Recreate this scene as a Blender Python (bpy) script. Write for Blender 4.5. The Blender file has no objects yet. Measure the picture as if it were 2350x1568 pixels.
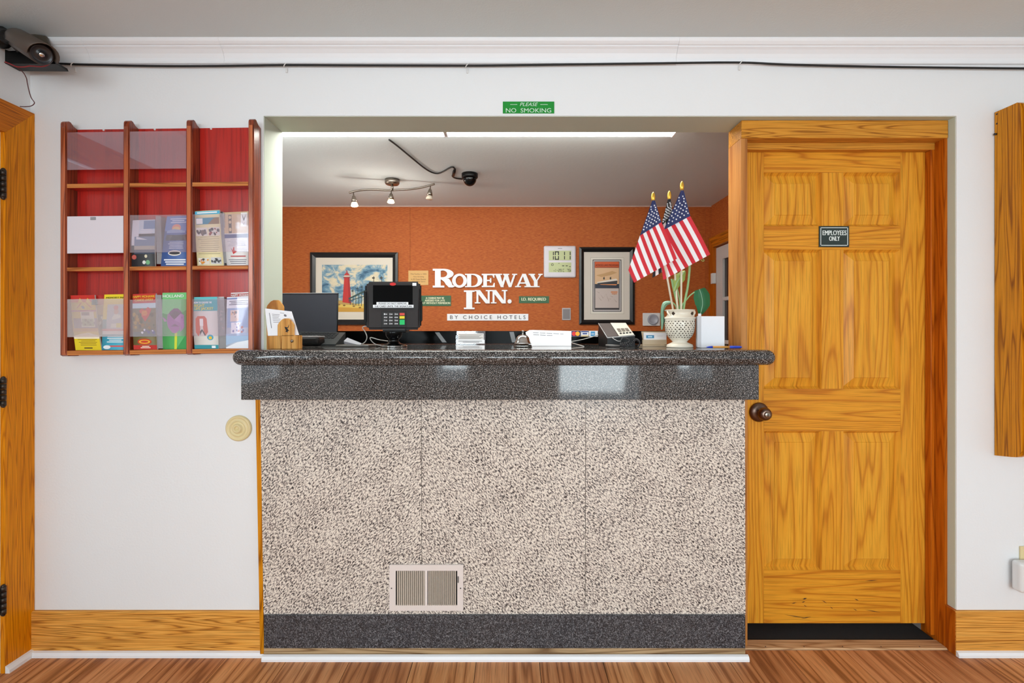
import bpy, bmesh, math, random
from mathutils import Vector, Matrix
random.seed(7)
S = bpy.context.scene
C = S.collection
PI = math.pi
# ------------------------------------------------------------ camera, world, lights, exposure
F, XC, YC, CH = 1160.0, 1175.0, 762.0, 1.273      # focal length (px), principal point, eye height (m); lens 2 m from the wall
cam = bpy.data.cameras.new('camera'); cam.sensor_width = 36.0; cam.lens = F / 2350 * 36
cam.shift_y = -(784 - YC) / 2350; cam.clip_start = 0.05
co = bpy.data.objects.new('camera', cam); C.objects.link(co)
co.location = (0, -2, CH); co.rotation_euler = (PI / 2, 0, 0); S.camera = co
w = bpy.data.worlds.new('sky'); S.world = w; w.use_nodes = True
w.node_tree.nodes['Background'].inputs['Color'].default_value = (0.80, 0.90, 1.0, 1)
w.node_tree.nodes['Background'].inputs['Strength'].default_value = 2.0
S.view_settings.view_transform = 'Standard'; S.view_settings.look = 'None'
S.view_settings.exposure = 0.0; S.view_settings.gamma = 1.0; S.view_settings.use_curve_mapping = False

def area_light(name, loc, rot, sx, sy, power, col=(1, 1, 1)):
    l = bpy.data.lights.new(name, 'AREA'); l.shape = 'RECTANGLE'; l.size = sx; l.size_y = sy; l.energy = power; l.color = col
    o = bpy.data.objects.new(name, l); C.objects.link(o); o.location = loc; o.rotation_euler = rot
    return o
REAR = -4.6
# daylight coming in through five rear windows, two of them added for light (outside the panes), and the one in the left wall
WINS = [(-1.86, -1.12, 0.95, 2.1), (-1.0, -0.52, 0.63, 2.1), (-0.40, 0.42, 0.95, 2.1), (0.55, 1.64, 0.25, 2.1), (2.05, 2.56, 0.64, 2.1)]     # x0, x1, z0, z1; the two with the highest sills are added for extra light
POW = 38.0
for i, (x0, x1, z0, z1) in enumerate(WINS):
    area_light('daylight', ((x0 + x1) / 2, REAR - 0.62, (z0 + z1) / 2), (PI / 2 - 0.55, 0, 0), x1 - x0, z1 - z0, POW * (x1 - x0) * (z1 - z0), (0.86, 0.95, 1.0))
area_light('daylight', (-2.3, -2.05, 1.5), (PI / 2 - 0.3, 0, -PI / 2), 0.9, 1.3, 46.0, (0.86, 0.95, 1.0))
# unseen fill lights added under the lobby ceiling, behind the camera
for x, y in ((-0.9, -2.9), (1.3, -2.9)):
    area_light('lobby_fill', (x, y, 2.36), (0, 0, 0), 1.2, 0.3, 2.5, (0.90, 0.96, 1.0))

# ------------------------------------------------------------ helpers
def lin(h):
    if isinstance(h, str):
        h = h.lstrip('#'); v = [int(h[i:i + 2], 16) / 255 for i in (0, 2, 4)]
    else:
        v = [c / 255 for c in h]
    return tuple(c / 12.92 if c <= 0.04045 else ((c + 0.055) / 1.055) ** 2.4 for c in v) + (1.0,)
MATS = {}
def mat(name, col, rough=0.5, metal=0.0, spec=0.5, emit=None, estr=0.0, bump=None):
    if name in MATS: return MATS[name]
    m = bpy.data.materials.new(name); m.use_nodes = True; n = m.node_tree.nodes; b = n['Principled BSDF']
    b.inputs['Base Color'].default_value = lin(col); b.inputs['Roughness'].default_value = rough
    b.inputs['Metallic'].default_value = metal; b.inputs['Specular IOR Level'].default_value = spec
    if emit: b.inputs['Emission Color'].default_value = lin(emit); b.inputs['Emission Strength'].default_value = estr
    if bump:
        t = n.new('ShaderNodeTexCoord'); x = n.new('ShaderNodeTexNoise'); x.inputs['Scale'].default_value = bump[0]; x.inputs['Detail'].default_value = 3
        p = n.new('ShaderNodeBump'); p.inputs['Strength'].default_value = bump[1]; p.inputs['Distance'].default_value = 0.003
        l = m.node_tree.links; l.new(t.outputs['Object'], x.inputs['Vector']); l.new(x.outputs['Fac'], p.inputs['Height']); l.new(p.outputs['Normal'], b.inputs['Normal'])
    MATS[name] = m; return m
def nodes_of(name):
    m = bpy.data.materials.new(name); m.use_nodes = True
    return m, m.node_tree.nodes, m.node_tree.links, m.node_tree.nodes['Principled BSDF']
def ramp(n, stops, interp='LINEAR'):
    r = n.new('ShaderNodeValToRGB'); r.color_ramp.interpolation = interp; e = r.color_ramp.elements
    while len(e) < len(stops): e.new(0.5)
    for k, (p, c) in enumerate(stops): e[k].position = p; e[k].color = lin(c) if not isinstance(c, float) else (c, c, c, 1)
    return r
def wood(name, light, mid, dark, axis='Z', rough=0.35, lines=26.0, wide=5.0, seed=0.0, fine=1.0, coat=0.0, deep=1.0):
    """oak-like grain: contour lines of a noise stretched along the grain, plus fine pores"""
    if name in MATS: return MATS[name]
    m, n, l, b = nodes_of(name)
    t = n.new('ShaderNodeTexCoord'); mp = n.new('ShaderNodeMapping')
    st = {'X': (0.32, wide, wide), 'Y': (wide, 0.32, wide), 'Z': (wide, wide, 0.32)}[axis]
    if axis != 'Y': st = (st[0], st[1] * deep, st[2])
    mp.inputs['Scale'].default_value = st; mp.inputs['Location'].default_value = (seed, seed * 1.7, seed * 0.6)
    l.new(t.outputs['Object'], mp.inputs['Vector'])
    nz = n.new('ShaderNodeTexNoise'); nz.inputs['Scale'].default_value = 1.6; nz.inputs['Detail'].default_value = 2.0; nz.inputs['Roughness'].default_value = 0.45
    l.new(mp.outputs[0], nz.inputs['Vector'])
    mu = n.new('ShaderNodeMath'); mu.operation = 'MULTIPLY'; mu.inputs[1].default_value = lines; l.new(nz.outputs['Fac'], mu.inputs[0])
    fr = n.new('ShaderNodeMath'); fr.operation = 'FRACT'; l.new(mu.outputs[0], fr.inputs[0])
    r1 = ramp(n, [(0.0, dark), (0.05, dark), (0.17, mid), (0.45, light), (0.85, mid), (1.0, dark)]); l.new(fr.outputs[0], r1.inputs['Fac'])
    mp2 = n.new('ShaderNodeMapping'); k = 260.0
    mp2.inputs['Scale'].default_value = {'X': (7, k * deep, k), 'Y': (k, 7, k), 'Z': (k, k * deep, 7)}[axis]; l.new(t.outputs['Object'], mp2.inputs['Vector'])
    n2 = n.new('ShaderNodeTexNoise'); n2.inputs['Scale'].default_value = 1.0; n2.inputs['Detail'].default_value = 2.0; l.new(mp2.outputs[0], n2.inputs['Vector'])
    r2 = ramp(n, [(0.34, 0.55), (0.52, 1.0)]); l.new(n2.outputs['Fac'], r2.inputs['Fac'])
    mx = n.new('ShaderNodeMix'); mx.data_type = 'RGBA'; mx.blend_type = 'MULTIPLY'; mx.inputs['Factor'].default_value = 0.55 * fine
    l.new(r1.outputs['Color'], mx.inputs['A']); l.new(r2.outputs['Color'], mx.inputs['B']); l.new(mx.outputs['Result'], b.inputs['Base Color'])
    b.inputs['Specular IOR Level'].default_value = 0.5 if coat else 0.18
    b.inputs['Roughness'].default_value = rough; b.inputs['Coat Weight'].default_value = coat; b.inputs['Coat Roughness'].default_value = 0.2
    bp = n.new('ShaderNodeBump'); bp.inputs['Strength'].default_value = 0.12; bp.inputs['Distance'].default_value = 0.001
    l.new(n2.outputs['Fac'], bp.inputs['Height']); l.new(bp.outputs['Normal'], b.inputs['Normal'])
    MATS[name] = m; return m
def granite(name, stops, scale, stretch, rot, rough, detail=2.5, big=0.0):
    if name in MATS: return MATS[name]
    m, n, l, b = nodes_of(name)
    t = n.new('ShaderNodeTexCoord'); mr = n.new('ShaderNodeMapping'); mr.inputs['Rotation'].default_value = (0, rot, 0)
    l.new(t.outputs['Object'], mr.inputs['Vector'])
    ms = n.new('ShaderNodeMapping'); ms.inputs['Scale'].default_value = (1.0, 1.0, stretch); l.new(mr.outputs[0], ms.inputs['Vector'])
    nz = n.new('ShaderNodeTexNoise'); nz.inputs['Scale'].default_value = scale; nz.inputs['Detail'].default_value = detail; nz.inputs['Roughness'].default_value = 0.6
    nz.inputs['Distortion'].default_value = 0.4; l.new(ms.outputs[0], nz.inputs['Vector'])
    src = nz.outputs['Fac']
    if big:
        n2 = n.new('ShaderNodeTexNoise'); n2.inputs['Scale'].default_value = 9.0; n2.inputs['Detail'].default_value = 2; l.new(mr.outputs[0], n2.inputs['Vector'])
        ad = n.new('ShaderNodeMath'); ad.operation = 'MULTIPLY_ADD'; ad.inputs[1].default_value = big; l.new(n2.outputs['Fac'], ad.inputs[0]); l.new(src, ad.inputs[2])
        sb = n.new('ShaderNodeMath'); sb.operation = 'SUBTRACT'; sb.inputs[1].default_value = big * 0.5; l.new(ad.outputs[0], sb.inputs[0]); src = sb.outputs[0]
    r = ramp(n, stops); l.new(src, r.inputs['Fac']); l.new(r.outputs['Color'], b.inputs['Base Color'])
    b.inputs['Roughness'].default_value = rough
    MATS[name] = m; return m
def clear(name, tint, gloss, haze, hazecol=(235, 225, 235), rough=0.04):
    """thin clear sheet: see-through, mirror reflection, a diffuse haze colour mixed in"""
    if name in MATS: return MATS[name]
    m = bpy.data.materials.new(name); m.use_nodes = True; n = m.node_tree.nodes; l = m.node_tree.links
    n.remove(n['Principled BSDF']); out = n['Material Output']
    tr = n.new('ShaderNodeBsdfTransparent'); tr.inputs['Color'].default_value = lin(tint)
    gl = n.new('ShaderNodeBsdfGlossy'); gl.inputs['Roughness'].default_value = rough
    df = n.new('ShaderNodeBsdfDiffuse'); df.inputs['Color'].default_value = lin(hazecol)
    m1 = n.new('ShaderNodeMixShader'); m1.inputs[0].default_value = haze; l.new(tr.outputs[0], m1.inputs[1]); l.new(df.outputs[0], m1.inputs[2])
    m2 = n.new('ShaderNodeMixShader'); m2.inputs[0].default_value = gloss; l.new(m1.outputs[0], m2.inputs[1]); l.new(gl.outputs[0], m2.inputs[2])
    l.new(m2.outputs[0], out.inputs['Surface'])
    MATS[name] = m; return m

def px(x, D): return (x - XC) * D / F
def pz(y, D): return CH + (YC - y) * D / F
def P(x, y, D): return Vector((px(x, D), D - 2.0, pz(y, D)))    # the place, D metres in front of the lens plane, seen at pixel x, y

class MB:
    def __init__(s): s.bm = bmesh.new()
    def _mi(s, before, mi):
        if mi:
            for f in s.bm.faces:
                if f not in before: f.material_index = mi
    def box(s, x0, x1, y0, y1, z0, z1, bev=0.0, seg=2, mi=0):
        before = set(s.bm.faces) if mi else None
        vs = [s.bm.verts.new((x, y, z)) for x in (x0, x1) for y in (y0, y1) for z in (z0, z1)]
        fs = [s.bm.faces.new([vs[i] for i in q]) for q in ((0, 1, 3, 2), (4, 6, 7, 5), (0, 4, 5, 1), (2, 3, 7, 6), (0, 2, 6, 4), (1, 5, 7, 3))]
        if bev: bmesh.ops.bevel(s.bm, geom=list({e for f in fs for e in f.edges}), offset=bev, segments=seg, affect='EDGES', profile=0.5)
        if mi: s._mi(before, mi)
        return s
    def face(s, pts, mi=0):
        f = s.bm.faces.new([s.bm.verts.new(p) for p in pts]); f.material_index = mi; return s
    def hexa(s, a, b, mi=0):
        """solid between polygon a and polygon b (same vertex count)"""
        A = [s.bm.verts.new(p) for p in a]; B = [s.bm.verts.new(p) for p in b]; n = len(a)
        fs = [s.bm.faces.new(A), s.bm.faces.new(B[::-1])] + [s.bm.faces.new([A[i], B[i], B[(i + 1) % n], A[(i + 1) % n]][::-1]) for i in range(n)]
        for f in fs: f.material_index = mi
        bmesh.ops.recalc_face_normals(s.bm, faces=fs)
        return s
    def prism(s, poly, axis, a, b, mi=0):
        put = {'X': lambda u, v, t: (t, u, v), 'Y': lambda u, v, t: (u, t, v), 'Z': lambda u, v, t: (u, v, t)}[axis]
        return s.hexa([put(u, v, a) for u, v in poly], [put(u, v, b) for u, v in poly], mi)
    def lathe(s, prof, c, axis='Z', n=32, mi=0, smooth=True):
        """prof: (radius, height) along axis from point c"""
        c = Vector(c); rings = []
        for r, h in prof:
            if r < 1e-6: rings.append([s.bm.verts.new(c + s._ax(0, 0, h, axis))])
            else: rings.append([s.bm.verts.new(c + s._ax(r * math.cos(2 * PI * k / n), r * math.sin(2 * PI * k / n), h, axis)) for k in range(n)])
        fs = []
        for A, B in zip(rings, rings[1:]):
            for k in range(n):
                q = [A[k % len(A)], A[(k + 1) % len(A)], B[(k + 1) % len(B)], B[k % len(B)]]
                u = list(dict.fromkeys(q))
                if len(u) >= 3: fs.append(s.bm.faces.new(u))
        for r in (rings[0], rings[-1]):
            if len(r) > 2: fs.append(s.bm.faces.new(r))
        for f in fs: f.material_index = mi; f.smooth = smooth and len(f.verts) <= 4
        bmesh.ops.recalc_face_normals(s.bm, faces=fs)
        return s
    @staticmethod
    def _ax(u, v, h, axis):
        if isinstance(axis, Vector):
            d = axis.normalized(); a = d.orthogonal().normalized(); b = d.cross(a); return a * u + b * v + d * h
        return Vector({'Z': (u, v, h), 'Y': (u, h, v), 'X': (h, u, v)}[axis])
    def tube(s, pts, r, n=8, mi=0, closed=False):
        pts = [Vector(p) for p in pts]; rings = []; a = None
        for i, p in enumerate(pts):
            d = (pts[min(i + 1, len(pts) - 1)] - pts[max(i - 1, 0)]).normalized()
            a = d.orthogonal().normalized() if a is None else (a - d * a.dot(d)).normalized()
            b = d.cross(a); rr = r[i] if isinstance(r, (list, tuple)) else r
            rings.append([s.bm.verts.new(p + a * rr * math.cos(2 * PI * k / n) + b * rr * math.sin(2 * PI * k / n)) for k in range(n)])
        fs = []
        for A, B in zip(rings, rings[1:]):
            for k in range(n): fs.append(s.bm.faces.new([A[k], A[(k + 1) % n], B[(k + 1) % n], B[k]]))
        for f in fs: f.smooth = True
        fs += [s.bm.faces.new(rings[0][::-1]), s.bm.faces.new(rings[-1])]
        for f in fs: f.material_index = mi
        bmesh.ops.recalc_face_normals(s.bm, faces=fs)
        return s
    def ball(s, c, r, mi=0, sc=(1, 1, 1), n=16):
        g = bmesh.ops.create_uvsphere(s.bm, u_segments=n, v_segments=max(6, n // 2), radius=r, matrix=Matrix.Translation(c) @ Matrix.Diagonal((*sc, 1)))
        for v in g['verts']:
            for f in v.link_faces: f.smooth = True; f.material_index = mi
        return s
    def grid(s, rows, mi=None, smooth=True):
        V = [[s.bm.verts.new(p) for p in r] for r in rows]
        for j in range(len(V) - 1):
            for i in range(len(V[j]) - 1):
                f = s.bm.faces.new([V[j][i], V[j][i + 1], V[j + 1][i + 1], V[j + 1][i]]); f.smooth = smooth
                if mi: f.material_index = mi(i, j)
        return s
ORG = {}
def link(name, me, parent=None, origin=None):
    o = bpy.data.objects.new(name, me); C.objects.link(o)
    if parent is not None: o.parent = parent; ORG[o.name] = ORG[parent.name]
    else: ORG[o.name] = Vector(origin) if origin is not None else Vector((0, 0, 0))
    return o
def base_of(bm):
    vs = [v.co for v in bm.verts]
    return Vector(((min(v.x for v in vs) + max(v.x for v in vs)) / 2, (min(v.y for v in vs) + max(v.y for v in vs)) / 2, min(v.z for v in vs)))
def obj(name, mb, m, parent=None, origin=None):
    """one mesh object; MB coordinates are world coordinates. Top-level objects get their origin at the base unless one is given."""
    bm = mb.bm
    org = ORG[parent.name] if parent is not None else (Vector(origin) if origin is not None else base_of(bm))
    bmesh.ops.translate(bm, verts=bm.verts, vec=-org)
    me = bpy.data.meshes.new(name); bm.to_mesh(me); bm.free()
    for x in (m if isinstance(m, (list, tuple)) else [m]): me.materials.append(x)
    o = link(name, me, parent, org)
    if parent is None: o.location = org
    return o
def tag(o, label, cat, group=None, kind=None):
    o['label'] = label
    if cat: o['category'] = cat
    if group: o['group'] = group
    if kind: o['kind'] = kind
    return o
def thing(name, label, cat, loc, group=None):
    o = link(name, None, None, loc); o.location = loc; o.empty_display_size = 0.05
    return tag(o, label, cat, group)
def structure(name, mb=None, m=None, loc=(0, 0, 0)):
    o = obj(name, mb, m, None, (0, 0, 0)) if mb is not None else link(name, None, None, loc)
    if mb is None: o.location = loc
    o['kind'] = 'structure'; return o
TC = {}
def text_bm(s, shear=0.0, spacing=1.0, lines=None):
    key = (s, shear, spacing)
    if key not in TC:
        cu = bpy.data.curves.new('t', 'FONT'); cu.body = s; cu.resolution_u = 3; cu.shear = shear; cu.space_character = spacing; cu.align_x = 'CENTER'
        o = bpy.data.objects.new('t', cu); C.objects.link(o)
        dg = bpy.context.evaluated_depsgraph_get(); me = bpy.data.meshes.new_from_object(o.evaluated_get(dg))
        pts = [v.co.copy() for v in me.vertices]; fc = [list(p.vertices) for p in me.polygons]
        bpy.data.objects.remove(o); bpy.data.curves.remove(cu); bpy.data.meshes.remove(me)
        x0 = min(p.x for p in pts); x1 = max(p.x for p in pts); y0 = min(p.y for p in pts); y1 = max(p.y for p in pts)
        TC[key] = ([((p.x - x0) / max(x1 - x0, 1e-6), (p.y - y0) / max(y1 - y0, 1e-6)) for p in pts], fc)
    return TC[key]
def put_text(mb, s, fn, u0, u1, v0, v1, shear=0.0, spacing=1.0, mi=0, bold=0.0):
    """letters fitted into the box u0..u1, v0(top)..v1(bottom) of the surface fn(u, v)"""
    pts, fc = text_bm(s, shear, spacing)
    for kk, dx in enumerate((0.0,) if not bold else (-bold, 0.0, bold)):
        vs = [mb.bm.verts.new(fn(u0 + (u1 - u0) * a + dx, v1 + (v0 - v1) * b) - Vector((0, 0.00012 * kk, 0))) for a, b in pts]
        for f in fc:
            try: mb.bm.faces.new([vs[i] for i in f]).material_index = mi
            except ValueError: pass
    return mb
def flat(D):           # pixel -> point on the plane D
    return lambda x, y: P(x, y, D)
def rect(mb, fn, u0, u1, v0, v1, mi=0): return mb.face([fn(u0, v0), fn(u0, v1), fn(u1, v1), fn(u1, v0)], mi)
def poly(mb, fn, pts, mi=0): return mb.face([fn(u, v) for u, v in pts], mi)
def disc(mb, fn, u, v, ru, rv, mi=0, n=20, a0=0.0, a1=2 * PI):
    k = n if a1 - a0 > 6.28 else n + 1
    return poly(mb, fn, [(u + ru * math.cos(a0 + (a1 - a0) * i / n), v + rv * math.sin(a0 + (a1 - a0) * i / n)) for i in range(k)], mi)
def pbox(mb, x0, x1, y0, y1, D0, D1, bev=0.0, mi=0, seg=2):
    """box whose front face (at D0) fills the pixel rectangle"""
    return mb.box(px(x0, D0), px(x1, D0), D0 - 2, D1 - 2, pz(y1, D0), pz(y0, D0), bev, seg, mi)
def bez(pts, n=8):
    pts = [Vector(p) for p in pts]; out = []
    for i in range(len(pts) - 1):
        p0, p1, p2, p3 = pts[max(i - 1, 0)], pts[i], pts[i + 1], pts[min(i + 2, len(pts) - 1)]
        for k in range(n):
            t = k / n
            out.append(0.5 * ((2 * p1) + (p2 - p0) * t + (2 * p0 - 5 * p1 + 4 * p2 - p3) * t * t + (3 * p1 - p0 - 3 * p2 + p3) * t ** 3))
    return out + [pts[-1]]

# ------------------------------------------------------------ materials
M_wall = mat('white_wall_paint', (236, 237, 238), 0.55, bump=(120, 0.15))
M_revealshade = mat('shaded_wall_paint', (198, 208, 194), 0.6)  # wall paint again, with the reveal's greenish shade put into its colour
M_ceil = mat('ceiling_paint', (214, 222, 223), 0.8, bump=(160, 0.2))
M_ceil2 = mat('office_ceiling_paint', (228, 238, 240), 0.85, bump=(60, 0.25))
M_white = mat('white_gloss_paint', (240, 240, 242), 0.35)
M_crown = mat('crown_paint', (238, 238, 240), 0.45)
M_black = mat('black_plastic', (13, 13, 14), 0.4, spec=0.25)
M_blackgloss = mat('black_gloss', (6, 6, 7), 0.08, spec=0.35)
M_dark = mat('dark_grey_plastic', (48, 46, 46), 0.45)
M_grey = mat('grey_plastic', (120, 120, 122), 0.5)
M_cable = mat('black_cable', (12, 12, 12), 0.5)
M_chrome = mat('chrome', (205, 205, 205), 0.12, 1.0)
M_nickel = mat('brushed_nickel', (150, 140, 130), 0.3, 1.0)
M_bronze = mat('aged_bronze', (120, 100, 90), 0.32, 1.0)
M_hinge = mat('dark_hinge_metal', (70, 62, 56), 0.4, 0.8)
M_cream = mat('ivory_plastic', (226, 208, 158), 0.4)
M_offwhite = mat('off_white_plastic', (228, 226, 224), 0.4)
M_paper = mat('white_paper', (242, 242, 246), 0.7)
M_ink = mat('black_ink', (20, 20, 22), 0.7)
M_greyink = mat('grey_ink', (120, 118, 125), 0.7)
M_gold = mat('gold_plastic', (226, 180, 70), 0.3, 0.6)
M_red = mat('red_print', (205, 40, 40), 0.55)
M_dark_floor = mat('dark_office_floor', (52, 46, 42), 0.6)
M_mat = mat('black_mat', (34, 31, 29), 0.95, bump=(400, 0.6))
OAK_Z = wood('oak_vertical', (230, 160, 48), (222, 149, 42), (200, 124, 32), 'Z', 0.36, lines=15, deep=0.1)
OAK_X = wood('oak_horizontal', (228, 156, 46), (219, 145, 40), (196, 118, 30), 'X', 0.36, seed=3.1, lines=15, wide=6, deep=0.1)
OAK_Zp = wood('oak_panel', (232, 165, 52), (225, 154, 45), (202, 128, 35), 'Z', 0.34, lines=12, wide=4.5, seed=8.3, deep=0.1)
OAK_F = wood('oak_frame', (198, 104, 18), (186, 94, 14), (160, 74, 8), 'Z', 0.35, seed=5.0)
OAK_H = wood('oak_head', (218, 152, 58), (206, 138, 48), (160, 98, 32), 'X', 0.35, seed=6.0, wide=9)
OAK_J = wood('oak_casing_side', (200, 138, 76), (192, 128, 66), (168, 104, 50), 'Z', 0.45, seed=12.0, lines=8)
OAK_L = wood('oak_left_casing', (236, 148, 10), (226, 136, 6), (198, 112, 4), 'Z', 0.38, seed=9.0, lines=30, wide=9)
OAK_LY = wood('oak_left_head', (214, 124, 24), (200, 110, 18), (150, 80, 14), 'Y', 0.4, seed=2.2, wide=9)
OAK_B = wood('oak_baseboard', (240, 174, 84), (226, 156, 66), (172, 108, 42), 'X', 0.45, seed=4.4, lines=24, wide=12, fine=1.4)
OAK_R = wood('oak_rack', (218, 142, 24), (206, 130, 18), (156, 90, 10), 'Z', 0.35, seed=14.0, lines=20, wide=7)
PINE = wood('pine', (222, 164, 88), (208, 146, 70), (165, 104, 42), 'Z', 0.4, seed=1.0, lines=10)
MAHO = wood('mahogany_side', (156, 72, 40), (138, 60, 33), (98, 38, 22), 'Z', 0.3, seed=2.0, lines=14, wide=9, coat=0.3)
MAHO_F = wood('mahogany_edge', (202, 112, 68), (186, 98, 58), (140, 66, 38), 'Z', 0.25, seed=3.0, lines=12, coat=0.4)
MAHO_R = wood('mahogany_back', (190, 38, 28), (182, 35, 26), (164, 29, 22), 'Z', 0.28, seed=7.0, lines=6, wide=9, coat=0.25)
MAHO_S = wood('shelf_edge', (212, 138, 76), (200, 124, 64), (160, 90, 44), 'X', 0.35, seed=7.0, lines=12, wide=10)
THRESH = wood('threshold_wood', (212, 170, 128), (200, 156, 112), (168, 122, 82), 'X', 0.5, seed=4.0)
PLANKS = [wood('plank_%s' % k, a, b, c, 'Y', 0.42, seed=11.0 + 3.7 * i, lines=7, wide=7, fine=1.1) for i, (k, a, b, c) in enumerate((
    ('warm', (222, 158, 104), (204, 136, 84), (156, 98, 56)), ('mid', (206, 142, 94), (188, 122, 76), (148, 90, 54)), ('pale', (220, 156, 106), (202, 136, 88), (162, 102, 62))))]
GR = [(0.31, (40, 38, 39)), (0.40, (78, 72, 72)), (0.455, (150, 138, 131)), (0.515, (212, 200, 188)), (0.60, (242, 232, 219)), (0.78, (216, 202, 190))]
GRAN_L = granite('light_granite_left', GR, 205, 0.5, -0.7, 0.22, 3.5, big=0.09)
GRAN_M = granite('light_granite_middle', GR, 205, 0.5, 0.7, 0.22, 3.5, big=0.09)
GRAN_R = granite('light_granite_right', GR, 205, 0.5, 0.85, 0.22, 3.5, big=0.09)
GRAN_D = granite('dark_granite', [(0.38, (10, 9, 9)), (0.48, (36, 34, 34)), (0.56, (92, 87, 85)), (0.66, (190, 184, 180))], 350, 0.75, 0.4, 0.055, 2.5)
GRAN_B = granite('dark_granite_base', [(0.36, (22, 22, 25)), (0.48, (52, 52, 56)), (0.58, (92, 92, 96)), (0.68, (150, 150, 152))], 320, 0.9, 0.4, 0.3, 2.0)

# orange woven wall covering
m, n, l, b = nodes_of('orange_wallcovering'); MATS['orange'] = m
t = n.new('ShaderNodeTexCoord'); mp = n.new('ShaderNodeMapping'); mp.inputs['Scale'].default_value = (40, 40, 260); l.new(t.outputs['Object'], mp.inputs['Vector'])
nz = n.new('ShaderNodeTexNoise'); nz.inputs['Scale'].default_value = 1.0; nz.inputs['Detail'].default_value = 4; l.new(mp.outputs[0], nz.inputs['Vector'])
r = ramp(n, [(0.3, (168, 76, 22)), (0.5, (186, 94, 32)), (0.7, (200, 110, 46))]); l.new(nz.outputs['Fac'], r.inputs['Fac']); l.new(r.outputs['Color'], b.inputs['Base Color'])
b.inputs['Roughness'].default_value = 0.7
bp = n.new('ShaderNodeBump'); bp.inputs['Strength'].default_value = 0.25; bp.inputs['Distance'].default_value = 0.001; l.new(nz.outputs['Fac'], bp.inputs['Height']); l.new(bp.outputs['Normal'], b.inputs['Normal'])
M_orange = m

# ------------------------------------------------------------ the setting
CEIL = 2.41; LX, RX = -1.906, 2.75; OX0, OX1, OZ, OT = -0.983, 1.7586, 2.128, 0.16     # opening in the front wall
CEIL2 = 2.25; BY = 1.92; BX0, BX1 = -2.1, 1.544
fl = structure('floor', MB().box(LX - 0.25, RX + 0.3, REAR - 0.2, 0.0205, -0.06, -0.004), M_dark_floor)
PW = 0.2445; xs = px(521, 1.98) - PW * 6
k = 0; x = xs
shared = {}
while x < RX + 0.1:
    a0, a1 = max(x, LX + 0.002), min(x + PW, RX)
    if a1 - a0 > 0.01:
        ys = [0.0216, -0.55 - 0.37 * (k * 7 % 5) / 1.6, -2.2 - 0.2 * (k % 4), -3.5 - 0.1 * (k % 3), REAR]
        for j in range(4):
            obj('plank', MB().box(a0 + 0.0011, a1 - 0.0011, ys[j + 1] + 0.0011, ys[j] - 0.0011, -0.0035, 0.0), PLANKS[(k * 2 + j) % 3], fl)
    x += PW; k += 1
structure('floor_office', MB().box(BX0 - 0.1, BX1 + 0.6, 0.021, BY + 0.05, -0.06, -0.002), mat('office_floor', (190, 190, 192), 0.5))
# front wall with its wide opening
wf = MB()
wf.box(LX, OX0, 0, OT, 0, CEIL).box(OX1, RX, 0, OT, 0, CEIL).box(OX0, OX1, 0, OT, OZ, CEIL)
structure('wall_front', wf, M_wall)
structure('trim_1', MB().box(OX0 - 0.0005, OX0 + 0.0015, 0.004, OT + 0.001, 1.0, OZ).box(OX0, OX1, 0.004, OT + 0.001, OZ - 0.0015, OZ + 0.0005).box(OX1 - 0.0015, OX1 + 0.0005, 0.004, 0.15, 0.175, OZ), M_revealshade)  # thin skin over the reveal, carrying its painted shade
wl = MB(); LWY0, LWY1, LWZ0, LWZ1 = -2.5, -1.6, 0.85, 2.15
DY0, DY1, DZ = -1.03, -0.150, 2.02
wl.box(LX - 0.12, LX, DY1, 0, 0, CEIL).box(LX - 0.12, LX, DY0, DY1, DZ, CEIL).box(LX - 0.12, LX, LWY1, DY0, 0, CEIL).box(LX - 0.12, LX, LWY0, LWY1, 0, LWZ0).box(LX - 0.12, LX, LWY0, LWY1, LWZ1, CEIL).box(LX - 0.12, LX, REAR, LWY0, 0, CEIL)
structure('wall_left', wl, M_wall)
structure('wall_right', MB().box(RX, RX + 0.12, REAR, OT, 0, CEIL), M_wall)
wr = MB(); xx = LX
for x0, x1, z0, z1 in WINS:
    wr.box(xx, x0, REAR - 0.12, REAR, 0, CEIL); wr.box(x0, x1, REAR - 0.12, REAR, 0, z0); wr.box(x0, x1, REAR - 0.12, REAR, z1, CEIL); xx = x1
wr.box(xx, RX, REAR - 0.12, REAR, 0, CEIL)
structure('wall_rear', wr, M_wall)
structure('ceiling', MB().box(LX - 0.12, RX + 0.12, REAR - 0.12, OT, CEIL, CEIL + 0.06), M_ceil)
M_pane = clear('window_glass', (250, 252, 252), 0.05, 0.0)
for i, (x0, x1, z0, z1) in enumerate(WINS):
    f = MB(); y0, y1 = REAR - 0.10, REAR - 0.02; t = 0.05
    f.box(x0, x0 + t, y0, y1, z0, z1).box(x1 - t, x1, y0, y1, z0, z1).box(x0 + t, x1 - t, y0, y1, z0, z0 + t).box(x0 + t, x1 - t, y0, y1, z1 - t, z1)
    o = structure('window_%d' % (i + 1), f, M_white)  # the two high-silled ones are unseen, added to let in more light
    obj('pane', MB().box(x0 + t, x1 - t, REAR - 0.064, REAR - 0.06, z0 + t, z1 - t), M_pane, o)
f = MB(); t = 0.05
f.box(LX - 0.1, LX - 0.02, LWY0, LWY0 + t, LWZ0, LWZ1).box(LX - 0.1, LX - 0.02, LWY1 - t, LWY1, LWZ0, LWZ1).box(LX - 0.1, LX - 0.02, LWY0 + t, LWY1 - t, LWZ0, LWZ0 + t).box(LX - 0.1, LX - 0.02, LWY0 + t, LWY1 - t, LWZ1 - t, LWZ1)
o = structure('window_6', f, M_white); obj('pane', MB().box(LX - 0.064, LX - 0.06, LWY0 + t, LWY1 - t, LWZ0 + t, LWZ1 - t), M_pane, o)
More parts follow.
